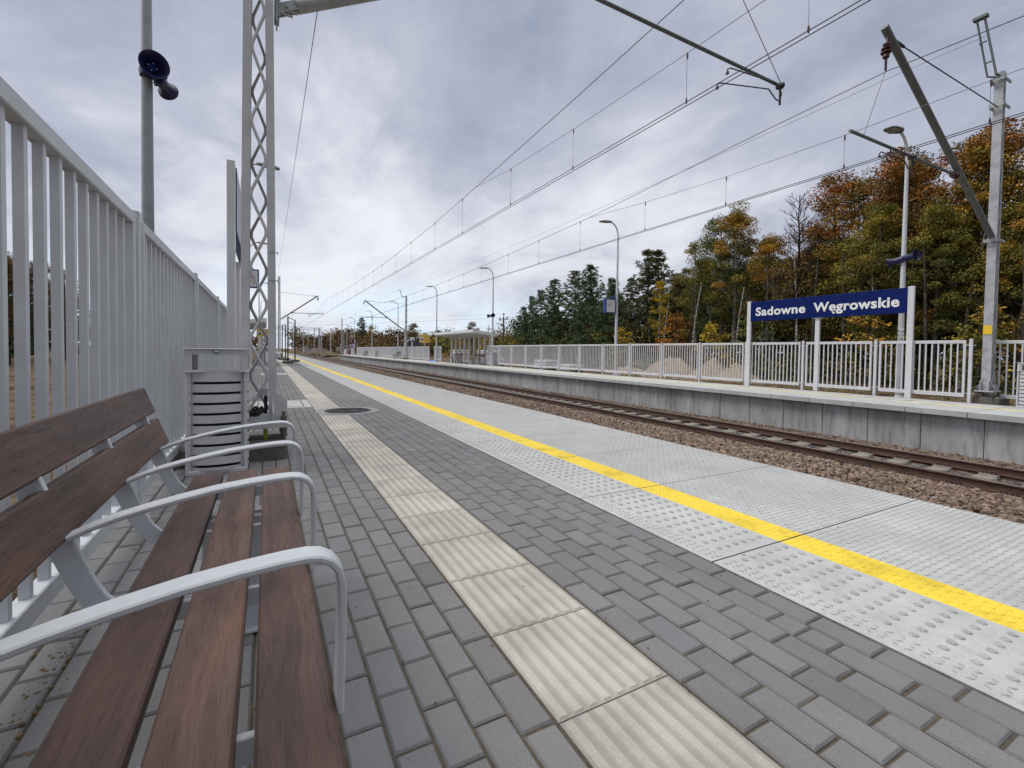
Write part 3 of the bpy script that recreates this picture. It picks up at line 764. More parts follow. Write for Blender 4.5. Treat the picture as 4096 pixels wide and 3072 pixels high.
def strut_parts(root, foot, tip, joint, tube_end, reg, y, col='galvanised_steel', tubecol='green_grey_tube', r=.057, topstay=None):
    s = 1 if tip[0] > foot[0] else -1
    m = MB(); f = Vector((foot[0], y, foot[1])); t = Vector((tip[0], y, tip[1])); d = (t-f).normalized()
    a = f+d*.16
    m.tube([a, a+d*.02, a+d*.06, t-d*.02, t], [r*.62, r, r, r, r*.96], 16)
    m.box(f.x-.02, f.x+.02, y-.055, y+.055, f.z-.10, f.z+.10, ch=.004)
    for o in (-.035, .035): m.sweep([f+Vector((0, o, 0)), f+d*.22+Vector((0, o, 0))], (0, 1, 0), .010, .075)
    m.cyl(f+d*.085+Vector((0, -.06, 0)), f+d*.085+Vector((0, .06, 0)), .016)
    m.cyl(f+d*.185+Vector((0, -.06, 0)), f+d*.185+Vector((0, .06, 0)), .014)
    m.build('strut', col, root, smooth=40)
    j = Vector((joint[0], y, joint[1])); e = Vector((tube_end[0], y, tube_end[1])); h = (e-j).normalized()
    q = MB(); q.tube([j, j+h*.16], .05, 12); q.tube([j+h*.05, j+h*.08], .075, 12); q.tube([j+h*.13, j+h*.16], .07, 12)
    q.build('insulator', 'insulator_brown', root, smooth=40)
    q = MB(); q.tube([j+h*.16, e], .026, 12); q.build('steady_tube', tubecol, root, smooth=40)
    # drop bracket and two registration arms
    bx = reg['bx']; bz = j.z+(e.z-j.z)*(bx-j.x)/(e.x-j.x)
    q = MB(); q.cyl((bx, y, bz+.05), (bx, y, bz-.30), .018); q.tube([(bx, y-.06, bz), (bx, y+.06, bz)], .035)
    for o, dz, (ex, ez) in ((-.045, -.17, reg['a']), (.045, -.23, reg['b'])):
        q.tube([(bx, y+o*.4, bz+dz), (bx-s*.02 if False else bx+(.04 if ex > bx else -.04), y+o, bz+dz+.03), (bx+(ex-bx)*.16, y+o, bz+dz+.14), (ex-(ex-bx)*.05, y+o, ez+.10), (ex, y+o, ez+.06), (ex, y+o, ez+.012)], .010, 7)
        q.box(ex-.012, ex+.012, y+o-.02, y+o+.02, ez-.012, ez+.022)
    q.build('registration_arm', 'dark_steel', root, smooth=40)
    if topstay:
        p0, p1 = topstay; q = MB(); q.cyl((p0[0], y, p0[1]), (p1[0], y, p1[1]), .011, n=7); dv = (Vector((p1[0], y, p1[1]))-Vector((p0[0], y, p0[1]))).normalized()
        q.tube([Vector((p0[0], y, p0[1])), Vector((p0[0], y, p0[1]))+dv*.35], [.032, .024], 8); q.build('top_stay', 'wire_dark', root, smooth=40)
def insul_string(root, top, n=3, L=.5):
    x, y, z = top; m = MB(); m.cyl((x, y, z), (x, y, z-.08), .012, n=6, m=0)
    pr = [(.02, -.08), (.055, -.10), (.05, -.13), (.035, -.14), (.075, -.17), (.075, -.19), (.035, -.20), (.08, -.23), (.08, -.25), (.035, -.26), (.05, -.28), (.05, -.33), (.02, -.36), (.018, -L)]
    m.lathe(pr, (x, y, z), n=14, m=1); m.build('suspension_insulator', ['galvanised_steel', 'insulator_brown'], root, smooth=40)
MASTG = 'catenary masts along the line'
mA, tA = mast('tall grey lattice mast rising beside the near litter bin', -.208, .077, 4.545, 4.705, 0, 8.6, 'mast_paint', MASTG, (-.78, .157, 4.39, 4.98))
strut_parts(mA, (.075, 3.93), (5.55, 6.95), (2.62, 5.335), (7.40, 5.32), dict(bx=7.33, a=(5.98, 5.10), b=(5.88, 4.90)), 4.62, topstay=((5.4, 6.9), (.1, 7.6)))
q = MB(); q.tube([(7.35, 4.62, 5.36), (6.36, 4.62, 6.32), (5.6, 4.62, 7.0)], .006, 5); q.build('link_wire', 'wire_grey', mA)
g = MB(); g.sweep([(.075, 4.62, 3.80), (.075, 4.62, 4.06)], (0, 1, 0), .16, .012); g.box(.07, .24, 4.60, 4.64, 3.955, 3.99); g.cyl((.09, 4.585, 3.90), (.20, 4.57, 3.885), .009)
for zz in (3.86, 4.0): g.cyl((.075, 4.56, zz), (.105, 4.56, zz), .014, n=6)
g.build('hinge_bracket', 'galvanised_steel', mA)
for zz in (1.555, 1.80):
    g = MB(); g.tube([(.018, 4.540, zz), (.080, 4.538, zz), (.084, 4.60, zz), (.084, 4.68, zz+.005)], .004, 5); g.build('clamp', 'galvanised_steel', mA)
g = MB(); g.tube([(-.01, 4.58, .60), (-.012, 4.58, .30), (-.012, 4.59, .17)], .014, 8); g.build('earth_cable', 'black_rubber', mA, smooth=40)
g = MB(); g.tube([(-.012, 4.50, .262), (-.012, 4.50, .168)], .016, 8); g.build('cable_sleeve', 'earth_cable', mA, smooth=40)
g = MB(); g.box(-.055, .003, 4.515, 4.54, .545, .605); g.build('cable_lug', 'galvanised_steel', mA)
# dark cable loops lying in the mast foot
g = MB()
for k in range(5):
    c = Vector((-.115+.017*k, 4.56, .375+.02*(k % 2)))
    g.tube([c+Vector((.024*math.cos(t), .03*math.sin(t*1.3), .022+.022*math.sin(t+.5*k))) for t in np.linspace(0, 6.1, 14)], .013, 6)
tag(g.build('cable_coil', 'black_rubber', smooth=50), 'black cable coil lying on the base of the near lattice mast', 'cable')

mB, tB = mast('tall whitish lattice mast with a yellow patch, right of the station name sign', 14.35, 14.61, 3.99, 4.145, FZ, 7.35, 'stained_mast_paint', MASTG, (14.32, 14.95, 3.82, 4.27), bar=.012, cw=.046)
g = MB(); g.box(14.343, 14.349, 3.993, 4.142, 1.50, 1.70); g.build('yellow_mark', 'signal_yellow', mB)
strut_parts(mB, (14.42, 3.60), (9.27, 6.58), (12.36, 4.66), (8.30, 4.60), dict(bx=10.43, a=(9.52, 4.49), b=(9.36, 4.42)), 4.05, r=.060, col='green_grey_tube', topstay=((9.62, 6.46), (14.36, 6.55)))
insul_string(mB, (9.36, 4.05, 6.42), L=.55)
q = MB(); q.tube([(9.36, 4.05, 5.86), (8.72, 4.05, 4.63)], .006, 5); q.build('link_wire', 'wire_grey', mB)
for zz in (3.60, 6.58, 7.15):
    q = MB(); q.box(14.28, 14.68, 3.94, 3.962, zz-.03, zz+.03); q.box(14.28, 14.68, 4.158, 4.18, zz-.03, zz+.03); q.box(14.27, 14.30, 3.94, 4.18, zz-.035, zz+.035); q.build('clamp', 'galvanised_steel', mB)
q = MB()
for o in (0, .14): q.tube([(14.36, 4.02+o*.2, 7.2), (14.20, 4.06+o, 7.25), (14.05, 4.24+o*.9, 8.55)], .022, 6)
q.tube([(14.08, 4.20, 8.0), (14.08, 4.32, 8.0)], .02, 6); q.tube([(14.17, 4.10, 7.55), (14.17, 4.25, 7.55)], .02, 6); q.box(13.98, 14.12, 4.18, 4.42, 8.52, 8.58)
q.build('top_bracket', 'green_grey_tube', mB)

# ------------------------------------------------------------------ overhead lines
def overhead(label, xs, zc, mess, stitch, droppers, cz):
    root = thing('overhead_line', label, 'overhead line', (xs, 4, zc), group='overhead lines above the tracks')
    for o in (-.045, .045):
        m = MB(); m.tube([(xs+o, y, z) for y, z in cz], .0072, 6); m.build('contact_wire', 'wire_dark', root)
    mm = MB(); mm.tube([(xs, y, z) for y, z in mess], .0075, 6); mm.build('messenger_wire', 'wire_dark', root)
    ss = MB(); ss.tube([(xs, y, z) for y, z in stitch], .0052, 5); ss.build('stitch_wire', 'wire_grey', root)
    def zi(c, y): return float(np.interp(y, [a for a, _ in c], [b for _, b in c]))
    for y in droppers:
        ztop = zi(stitch, y) if stitch[0][0] < y < stitch[-1][0] else zi(mess, y)
        zb = zi(cz, y); k = 1 if y < 20 else .8
        d = MB(); d.cyl((xs, y+.01, ztop), (xs, y, zb+.03), .0036, n=5, m=0)
        for z0, z1 in ((ztop-.10*k, ztop+.01), (zb, zb+.09*k)): d.tube([(xs, y, z0), (xs, y, (z0+z1)/2), (xs, y, z1)], [.008, .016, .010], 6, m=1)
        d.build('dropper', ['wire_grey', 'clamp_copper'], root)
    return root
def para(y0, z0, y1, z1, sag, n=26):
    return [(y0+(y1-y0)*t, z0+(z1-z0)*t-4*sag*t*(1-t)) for t in np.linspace(0, 1, n)]
mess1 = [(-3, 6.75), (4.62, 6.69), (5.37, 6.64), (8.36, 6.47), (13.67, 6.21), (18, 6.02), (22, 5.94), (26, 5.88), (31, 5.90), (36, 5.95), (43, 6.10), (48, 6.3), (53, 6.55), (60, 6.35), (72, 5.9), (85, 5.95), (100, 6.5), (112, 5.95), (130, 5.9), (150, 6.6)]
st1 = [(-2, 5.8), (3.94, 5.73), (5.34, 5.75), (8.3, 5.83), (11.33, 5.98), (13.67, 6.205)]
overhead('overhead line with twin contact wires above the near track', 5.9, 4.95, mess1, st1, [3.38, 5.25, 8.33, 11.24, 14.77, 17.67, 21.07, 24.0, 27.2, 29.6, 32.6, 36, 39.5, 43, 46.5, 50, 56, 60, 64, 68, 72, 76, 80], [(-3, 4.93), (10, 4.96), (40, 5.03), (60, 5.02), (112, 4.9), (150, 4.9)])
mess2 = [(-3, 5.70), (2.45, 5.82), (4.05, 5.90), (6.63, 5.78), (12.35, 5.45), (17.85, 5.28), (21, 5.19), (27, 5.10), (33.7, 5.10), (40, 5.2), (45.9, 5.42), (50.6, 5.62), (55, 5.4), (62, 5.1), (74, 4.95), (88, 5.1), (97, 5.5), (110, 5.1), (128, 5.0), (145, 5.6)]
st2 = [(-2, 5.1), (2.43, 5.08), (4.69, 5.06), (7.21, 5.11), (9.71, 5.24), (12.35, 5.445)]
overhead('overhead line with twin contact wires above the far track', 9.46, 4.42, mess2, st2, [2.75, 4.70, 7.19, 9.79, 12.85, 15.55, 18.15, 21.06, 23.4, 25.6, 28, 30.6, 33.3, 36, 39, 42, 45, 48, 54, 58, 62, 66, 70, 75, 80], [(-3, 4.43), (10, 4.44), (40, 4.39), (90, 4.34), (150, 4.3)])
w = MB(); w.tube([(14.05, 4.2, 8.1)]+[(14.0-1.2*t*(1.0), 4.2+(50.6-4.2)*t, 8.12+(7.53-8.12)*t-4*.33*t*(1-t)) for t in np.linspace(.04, 1, 20)]+[(12.6, 97, 7.4)], .0055, 5)
tag(w.build('feeder_wire', 'wire_grey'), 'single grey feeder wire strung between the tops of the far platform masts', 'wire')
w = MB(); w.tube([(.42, 4.70, 4.16), (.60, 20, 5.52), (.86, 46.0, 7.45), (.98, 95, 7.3)], .0045, 5)
tag(w.build('feeder_wire', 'wire_grey'), 'thin grey wire running from the strut of the near lattice mast into the distance', 'wire')

# ------------------------------------------------------------------ lamp posts, loudspeakers, info cases
def lamp_post(label, loc, h=6.9, rz=0, head=True, paint='pole_paint'):
    """arm towards local -X"""
    root = thing('lamp_post', label, 'lamp post', loc, 'lamp posts along the platforms', rz); WORG[root.name] = (0, 0, 0)
    m = MB(); pts = [(0, 0, .02), (0, 0, 2.2), (0, 0, 2.25), (0, 0, h-.70)]; rs = [.078, .066, .064, .040]
    for t in np.linspace(0, 1, 8)[1:]:
        a = t*math.pi/2*.93; pts.append((-.46*(1-math.cos(a)), 0, h-.70+.62*math.sin(a))); rs.append(.034)
    m.tube(pts, rs, 14); m.build('pole', paint, root, smooth=45)
    b = MB(); b.box(-.15, .15, -.15, .15, 0, .02, ch=.004); b.lathe([(.13, .02), (.085, .10), (.08, .12)], n=14)
    for sx in (-1, 1):
        for sy in (-1, 1): b.cyl((sx*.115, sy*.115, .02), (sx*.115, sy*.115, .06), .014, n=6)
    b.build('base_plate', 'white_paint', root)
    if head:
        z = h-.07; x0 = -.40; d = Vector((-1, 0, -.06)).normalized()
        q = MB(); up = Vector((0, 0, 1)); ring = []
        for t, wy, hz in ((0, .055, .035), (.10, .11, .05), (.22, .165, .055), (.55, .15, .045), (.68, .11, .025)):
            c = Vector((x0, 0, z))+d*t
            ring.append([c+Vector((0, -wy, -.02)), c+Vector((0, wy, -.02)), c+Vector((0, wy*.8, hz-.02)), c+Vector((0, -wy*.8, hz-.02))])
        vs = [p for r_ in ring for p in r_]; fs = []
        for i in range(len(ring)-1):
            for k in range(4): fs.append((i*4+k, i*4+(k+1) % 4, i*4+4+(k+1) % 4, i*4+4+k))
        fs += [(3, 2, 1, 0), tuple(range(len(vs)-4, len(vs)))]
        q.add(vs, fs); hd = q.build('lamp_head', 'lamp_head_grey', root)
        l = MB()
        for k in (0, 1):
            c0 = Vector((x0, 0, z))+d*(.22+.19*k); c1 = c0+d*.16
            l.add([c0+Vector((0, -.11, -.0235)), c0+Vector((0, .11, -.0235)), c1+Vector((0, .11, -.0235)), c1+Vector((0, -.11, -.0235))], [(0, 1, 2, 3)])
        l.build('lens', 'lens_grey', hd)
    return root
def horn(label, loc, direction, s=1.0):
    root = thing('loudspeaker', label, 'loudspeaker', loc, 'blue horn loudspeakers on lamp posts'); d = Vector(direction).normalized()
    P = lambda t: Vector(loc)+d*t*s
    m = MB(); m.lathe([(.070*s, -.16*s), (.088*s, -.145*s), (.090*s, -.03*s), (.082*s, 0), (.082*s, .05*s), (.094*s, .11*s), (.118*s, .165*s), (.146*s, .19*s), (.150*s, .196*s), (.143*s, .197*s), (.112*s, .166*s), (.074*s, .11*s), (.060*s, .06*s), (.02*s, .055*s)], loc, d, 28); m.build('horn', 'blue_horn', root, smooth=35)
    c = MB(); c.lathe([(.058*s, .062*s), (.056*s, .085*s), (.03*s, .098*s), (.001, .1*s)], loc, d, 20, m=0)
    u = d.orthogonal().normalized(); w = d.cross(u)
    for k in range(4):
        a = .6+k*math.pi/2; p = P(.088)+u*(.042*s*math.cos(a))+w*(.042*s*math.sin(a)); c.cyl(p, p+d*.012*s, .006*s, n=6, m=1)
    c.build('driver', ['sign_blue', 'sign_white'], root, smooth=35)
    b = MB(); b.tube([P(-.05)+u*.07*s, P(-.07)+u*.11*s, P(-.13)+u*.10*s, P(-.17)], .014*s, 6); b.tube([P(-.05)-u*.07*s, P(-.07)-u*.11*s, P(-.13)-u*.10*s, P(-.17)], .014*s, 6)
    b.build('bracket', 'blue_horn', root, smooth=40)
    return root
LP = lamp_post('tall grey lamp post behind the near fence carrying two dark horn loudspeakers', (-1.27, 7.0, -.05), 8.6, math.pi, paint='galvanised_steel')
horn('dark blue horn loudspeaker facing the camera, upper one on the post behind the near fence', (-1.215, 6.88, 4.235), (.34, -.90, -.12))
horn('dark blue horn loudspeaker pointing away, lower one on the post behind the near fence', (-1.115, 7.0, 4.145), (.20, .92, -.06), .74)
q = MB(); q.tube([(-1.22, 6.92, 4.14), (-1.21, 6.90, 4.06), (-1.27, 6.91, 4.01), (-1.33, 6.95, 4.03), (-1.34, 7.0, 3.97), (-1.30, 7.02, 3.92)], .008, 6)
q.tube([(-1.27+.075*math.cos(t), 7+.075*math.sin(t), 4.05-.03*math.sin(t)) for t in np.linspace(0, 6.28, 14)], .006, 5)
q.build('speaker_cable', 'black_rubber', LP)
def pole_label(lamp, loc, rz):
    p = MB(); p.box(-.006, .004, -.062, .062, -.16, .16); T = Matrix.Translation(loc) @ Matrix.Rotation(rz, 4, 'Z')
    p.v = [tuple(T @ Vector(q)) for q in p.v]; po = p.build('number_label', 'sign_white', lamp)
    for k, tx in enumerate(('PLK', '1/7', '18')):
        me, v = glyph_text(tx, .098, .001); w = (v[:, 0].max()+v[:, 0].min())/2
        out = [tuple(T @ Vector((-.0075-float(a[2]), -(float(a[0])-w), .055-.10*k+float(a[1])-.0))) for a in v]
        org = WORG[lamp.name]; out = np.array(out, np.float32)-np.array(org, np.float32)
        me.vertices.foreach_set('co', out.ravel()); me.update(); me.materials.clear(); me.materials.append(MATS['dark_steel'])
        o = bpy.data.objects.new('lettering', me); COL.objects.link(o); o.parent = po
def put_lamp(label, loc, h, rz=0):
    return copy_tree(LAMPT, loc, rz, label, scale=(1, 1, (h-loc[2])/6.9))
LAMPT = lamp_post('slim white lamp post behind the far fence next to the big blue name sign', (15.14, 5.985, FZ-.12), 7.15)
copy_tree(LAMPT, (14.47, 16.70, FZ), 0, 'slim white lamp post on the far platform carrying the blue timetable case')
copy_tree(LAMPT, (14.40, 29.95, FZ), 0, 'slim white lamp post at the near corner of the far shelter, with two small loudspeakers', scale=(1, 1, .985))
copy_tree(LAMPT, (13.82, 40.68, FZ), 0, 'slim white lamp post just beyond the far shelter, by the short fence panel', scale=(1, 1, .975))
copy_tree(LAMPT, (14.0, 55.6, FZ), 0, 'slim white lamp post crossing the strut of the second far platform mast', scale=(1, 1, .97))
copy_tree(LAMPT, (14.9, 75.8, FZ), 0, 'slim white lamp post behind the far fence in front of the yellow tree', scale=(1, 1, 1.02))
copy_tree(LAMPT, (14.2, 88.2, FZ), 0, 'slim white lamp post at the far end of the far platform fence', scale=(1, 1, .97))
copy_tree(LAMPT, (-.71, 17.2, -.03), math.pi, 'slim lamp post with a timetable case seen through the lacing of the near mast', scale=(1, 1, .985))
copy_tree(LAMPT, (-.94, 30.4, -.03), math.pi, 'slim lamp post rising above the roof of the near platform shelter', scale=(1, 1, 1))
copy_tree(LAMPT, (-.62, 46.0, -.03), math.pi, 'slim lamp post far behind the near platform shelter roof', scale=(1, 1, .95))
copy_tree(LAMPT, (-.60, 58.0, -.03), math.pi, 'smallest slim lamp post seen in the lacing of the near mast', scale=(1, 1, .9))
for lab, loc, d, *sz in (('dark blue loudspeaker pointing left on the lamp post behind the name sign', (15.06, 6.12, 3.56), (-.32, .93, -.22), .98),
                    ('dark blue loudspeaker pointing right on the lamp post behind the name sign', (15.08, 5.83, 3.62), (-.30, -.95, .06), .98),
                    ('small blue loudspeaker pointing away on the lamp post by the far shelter', (14.30, 30.15, 3.53), (-.5, .85, 0)),
                    ('small blue loudspeaker facing the camera on the lamp post by the far shelter', (14.32, 29.74, 3.53), (-.42, -.9, 0)),
                    ('small blue loudspeaker on the lamp post crossing the second far mast strut', (13.9, 55.4, 3.05), (-.5, -.85, 0)),
                    ('tiny dark loudspeaker on the lamp post at the far end of the fence', (14.1, 88.0, 2.9), (-.5, -.85, 0))): horn(lab, loc, d, *sz)
def info_case(label, loc, w, h, s, group='blue hanging timetable cases'):
    """face towards -Y, hangs from an arm at local x=s*w/2"""
    root = thing('timetable_case', label, 'timetable case', loc, group); x, y, z = loc; root.rotation_euler = (0, 0, 0)
    m = MB(); d = .09
    m.box(x-w/2, x+w/2, y-d, y+d, z-h, z, ch=.008); m.build('case', 'case_blue', root)
    for sg in (-1, 1):
        p = MB(); yy = y+sg*(d+.002); p.box(x-w*.39, x+w*.39, yy-.002, yy+.002, z-h*.94, z-h*.08, 0)
        po = p.build('poster', 'poster_white', root)
        if sg < 0 and s < 0:
            t = MB(); f = yy-.0045
            for a, b, c in ((-.30, -.28, .0), (-.36, -.20, .06), (-.34, -.14, .15)): pass
            for k in range(7): t.box(x-w*.30, x+w*(.10+.16*((k*37) % 5)/5), f-.001, f+.001, z-h*(.16+.055*k)-.006, z-h*(.16+.055*k), 0)
            for xx, zz, ww, hh in ((-.24, .45, .20, .02), (-.20, .49, .14, .02), (.20, .74, .05, .06), (.16, .80, .06, .04)): t.box(x+w*xx, x+w*(xx+ww), f-.001, f+.001, z-h*(zz+hh), z-h*zz, 1)
            for k in range(4): t.box(x-w*.30, x-w*.02, f-.001, f+.001, z-h*(.62+.06*k)-.005, z-h*(.62+.06*k), 2)
            t.build('print', ['poster_pink', 'poster_red', 'poster_grey'], po)
        elif sg < 0:
            t = MB(); f = yy-.0045
            for k in range(3):
                a = x-w*.36+k*w*.02; b = z-h*(.30+.12*k)
                t.add([(a, f, b-.02), (a+.12+.03*k, f, b+.05), (a+.12+.03*k, f, b+.085), (a, f, b+.015)], [(0, 1, 2, 3)], 1)
            t.add([(x+.0, f, z-h*.72), (x+.03, f, z-h*.78), (x+.045, f, z-h*.90), (x+.01, f, z-h*.83)], [(0, 1, 2, 3)], 1)
            for k in range(5): t.box(x-w*.25, x+w*.22, f-.001, f+.001, z-h*(.60+.03*k)-.004, z-h*(.60+.03*k), 2)
            t.build('print', ['poster_pink', 'poster_red', 'poster_grey'], po)
    b = MB(); e = x+s*(w/2+.10)*-1
    b.box(min(x, e), max(x, e), y-.02, y+.02, z+.03, z+.06); b.box(x-.02, x+.02, y-.02, y+.02, z, z+.03)
    b.tube([(x, y, z+.05), (e, y, z+.20)], .014, 6); b.box(e-.03, e+.03, y-.03, y+.03, z-.05, z+.30); b.build('bracket', 'case_blue', root)
    return root
ic = info_case('blue timetable case hanging from the lamp post in front of the pines', (14.04, 16.70, 3.47), .62, .66, -1)
info_case('blue timetable case with red stripes seen through the lacing of the near mast', (-.41, 17.1, 3.50), .36, .60, 1)

# ------------------------------------------------------------------ station name signs
def glyph_text(txt, size, off):
    cu = bpy.data.curves.new('lettering', 'FONT'); cu.body = txt; cu.size = size; cu.extrude = .0015; cu.offset = off; cu.resolution_u = 4; cu.space_character = 1.06
    o = bpy.data.objects.new('lettering_tmp', cu); COL.objects.link(o)
    dg = bpy.context.evaluated_depsgraph_get(); me = bpy.data.meshes.new_from_object(o.evaluated_get(dg))
    bpy.data.objects.remove(o); bpy.data.curves.remove(cu)
    n = len(me.vertices); v = np.zeros(n*3, np.float32); me.vertices.foreach_get('co', v); return me, v.reshape(-1, 3)
def name_sign(label, loc, flip, words=True):
    """board in the local YZ plane, face towards local -X; local Y runs along the platform"""
    root = thing('station_name_sign', label, 'station sign', loc, 'station name signs on posts', math.pi if flip else 0); WORG[root.name] = (0, 0, 0)
    L = 4.35
    for y in (0.0, L):
        p = MB(); p.box(-.035, .035, y-.065, y+.065, 0, 2.80, ch=.005); p.build('post', 'white_paint', root)
    p = MB(); p.box(.02, .09, L*.51-.06, L*.51+.06, 0, 2.14, ch=.005); p.box(-.03, .09, L*.51-.13, L*.51+.13, 2.125, 2.14); p.build('post', 'white_paint', root)
    b = MB(); b.box(-.045, .03, .066, L-.066, 2.14, 2.775, ch=.004); bo = b.build('board', 'sign_blue', root)
    if words:
        # letters laid out to the measured extents of each word, reading left to right as seen from the tracks
        for wd, y_left, y_right, zb, cap in (('Sadowne', 4.10, 2.53, 2.318, .268), ('Wegrowskie', 2.30, .225, 2.318, .268)):
            me, v = glyph_text(wd, .34, .0100); w0, w1 = v[:, 0].min(), v[:, 0].max()
            sx = (y_left-y_right)/(w1-w0)
            caph = 0.34*0.73
            out = np.stack([np.full(len(v), -.0475)-v[:, 2], y_left-(v[:, 0]-w0)*sx, zb+v[:, 1]*(cap/caph)], -1)
            if wd[0] == 'W':
                ly = y_left-.262*(y_left-y_right); og = MB(); og.m = 0
                og.sweep([(-.0475, ly-.005, zb+.012), (-.0475, ly+.018, zb-.020), (-.0475, ly+.022, zb-.050), (-.0475, ly-.004, zb-.070), (-.0475, ly-.036, zb-.064)], (1, 0, 0), .003, .036)
                og.build('lettering', 'sign_white', bo)
            me.vertices.foreach_set('co', out.astype(np.float32).ravel()); me.update(); me.materials.clear(); me.materials.append(MATS['sign_white'])
            o = bpy.data.objects.new('lettering', me); COL.objects.link(o); o.parent = bo
    return root
pole_label(LAMPT, (-.0725, -.029, 1.75), R(21.8))
NS = name_sign('large dark blue station name sign on white posts reading Sadowne W\u0119growskie', (14.19, 5.42, FZ), False)
name_sign('station name sign on grey posts seen edge-on between the near fence and mast', (-.315, 5.37+4.35, 0), True, False)

# ------------------------------------------------------------------ covers in the paving
def manhole():
    root = thing('manhole_cover', 'round cast iron manhole cover set across the ribbed guidance path', 'manhole cover', (1.11, 7.46, 0))
    m = MB(); m.lathe([(.47, -.02), (.47, .004), (.465, .0065), (.345, .0065)], (1.11, 7.46, 0), n=40, caps=False); m.build('ring', 'ring_concrete', root, smooth=30)
    m = MB(); m.lathe([(.345, .002), (.345, .0085), (.335, .010), (.001, .010)], (1.11, 7.46, 0), n=40, caps=False)
    for i in range(-7, 8):
        for j in range(-7, 8):
            x, y = i*.042+(.021 if j % 2 else 0), j*.042
            if x*x+y*y < .095: m.box(1.11+x-.012, 1.11+x+.012, 7.46+y-.010, 7.46+y+.010, .0095, .0145, ch=.003)
    m.build('lid', 'cast_iron', root, smooth=30)
manhole()
def hatch(label, x0, x1, y0, y1):
    root = thing('access_hatch', label, 'access hatch', (x0, y0, 0), 'light concrete access hatches in the paving')
    m = MB()
    f = .11
    m.box(x0, x1, y0, y0+f, -.03, .003, ch=.003); m.box(x0, x1, y1-f, y1, -.03, .003, ch=.003); m.box(x0, x0+f, y0+f, y1-f, -.03, .003, ch=.003); m.box(x1-f, x1, y0+f, y1-f, -.03, .003, ch=.003)
    m.build('frame', 'hatch_concrete', root)
    m = MB(); m.box(x0+f+.012, x1-f-.012, y0+f+.03, y1-f-.03, -.03, .005, ch=.004); m.build('lid', 'hatch_concrete', root)
    m = MB(); m.box(x0+f-.004, x1-f+.004, y0+f-.004, y1-f+.004, -.04, .0035); m.build('gap_seal', 'black_rubber', root)
hatch('pale square access hatch between the near lattice mast and the guidance path', -.25, .655, 8.18, 9.37)
hatch('pale access hatch farther along the guidance path, partly behind the near mast', -.2, .65, 18.7, 19.7)
hatch('flat white access hatch on the far platform below the name sign', 13.1, 13.75, 4.95, 6.05)
for o in bpy.data.objects:
    if o.name.startswith('access_hatch') and 'below the name' in o.get('label', ''): o.location.z += FZ

# sand spilled at the foot of the near fence
def crumbs():
    r = np.random.default_rng(4); m = MB()
    for (cx, cy, n, sx, sy) in ((-.56, 1.72, 90, .03, .14), (-.56, 2.05, 70, .03, .12), (-.55, 1.1, 80, .05, .10), (-.55, 2.72, 25, .04, .05), (-.57, 3.3, 25, .03, .1)):
        for _ in range(int(n*.6)):
            x, y = cx+r.normal(0, sx), cy+r.normal(0, sy); s = abs(r.normal(.0022, .0022))+.0010
            m.lathe([(.001, s*.75), (s*.8, s*.45), (s, 0), (s*.9, -.01)], (x, y, .0), (r.normal(0, .3), r.normal(0, .3), 1), 6, caps=False)
    tag(m.build('sand_spill', 'sand_crumb', smooth=60), kind='stuff')
crumbs()
def litter():
    r = np.random.default_rng(9); m = MB()
    for _ in range(110):
        x = r.uniform(.2, 2.9); y = r.uniform(.7, 6); s = r.uniform(.0015, .0042)
        m.lathe([(.0008, s*1.2), (s, s*.6), (s*.8, 0)], (x, y, .001), (r.normal(0, .3), r.normal(0, .3), 1), 5, m=0, caps=False)
    for a, b in (((1.073, .905), (1.049, .877)), ((1.049, .877), (1.062, .880)), ((.86, 1.553), (.857, 1.50))): m.tube([(*a, .004), (*b, .005)], .0007, 4, m=1)
    tag(m.build('grit', ['footing_concrete', 'clamp_copper']), kind='stuff')
litter()

# ------------------------------------------------------------------ far platform furniture
P0 = 4.30
posts = [P0+1.866*k for k in range(-2, 14)]
posts.append(posts[-1]+1.866)
bar_fence('white bar fence on the far platform running behind the name sign', 14.25, [q for q in posts if q < 30.5], FZ, 1.37, .05, .075, -1, 13, name='platform_fence', setback={2.43: .47}, bw=.026, bx=.026, deep=.045)
bar_fence('short white bar fence panel beyond the far shelter', 13.95, [39.72, 41.6], FZ, 1.34, .06, .07, -1, 13, bw=.026, bx=.026, deep=.045)
bar_fence('white bar fence of the far platform stretching away beyond the shelter', 13.82, [42.85+1.84*k for k in range(0, 23)], FZ, 1.33, .06, .07, -1, 13, bw=.026, bx=.026, deep=.045)
copy_tree(BIN, (14.12, 3.28, FZ), math.pi/2, 'white slotted litter bin cut by the picture edge, right of the whitish mast')
copy_tree(BIN, (14.03, 29.05, FZ), math.pi/2, 'slotted litter bin in front of the far fence beside the far shelter')
copy_tree(BIN, (13.45, 65.6, FZ), math.pi/2, 'slotted litter bin between the two distant benches on the far platform')
copy_tree(BIN, (-.29, 34.6, 0), 0, 'distant slotted litter bin seen through the lacing of the near mast')
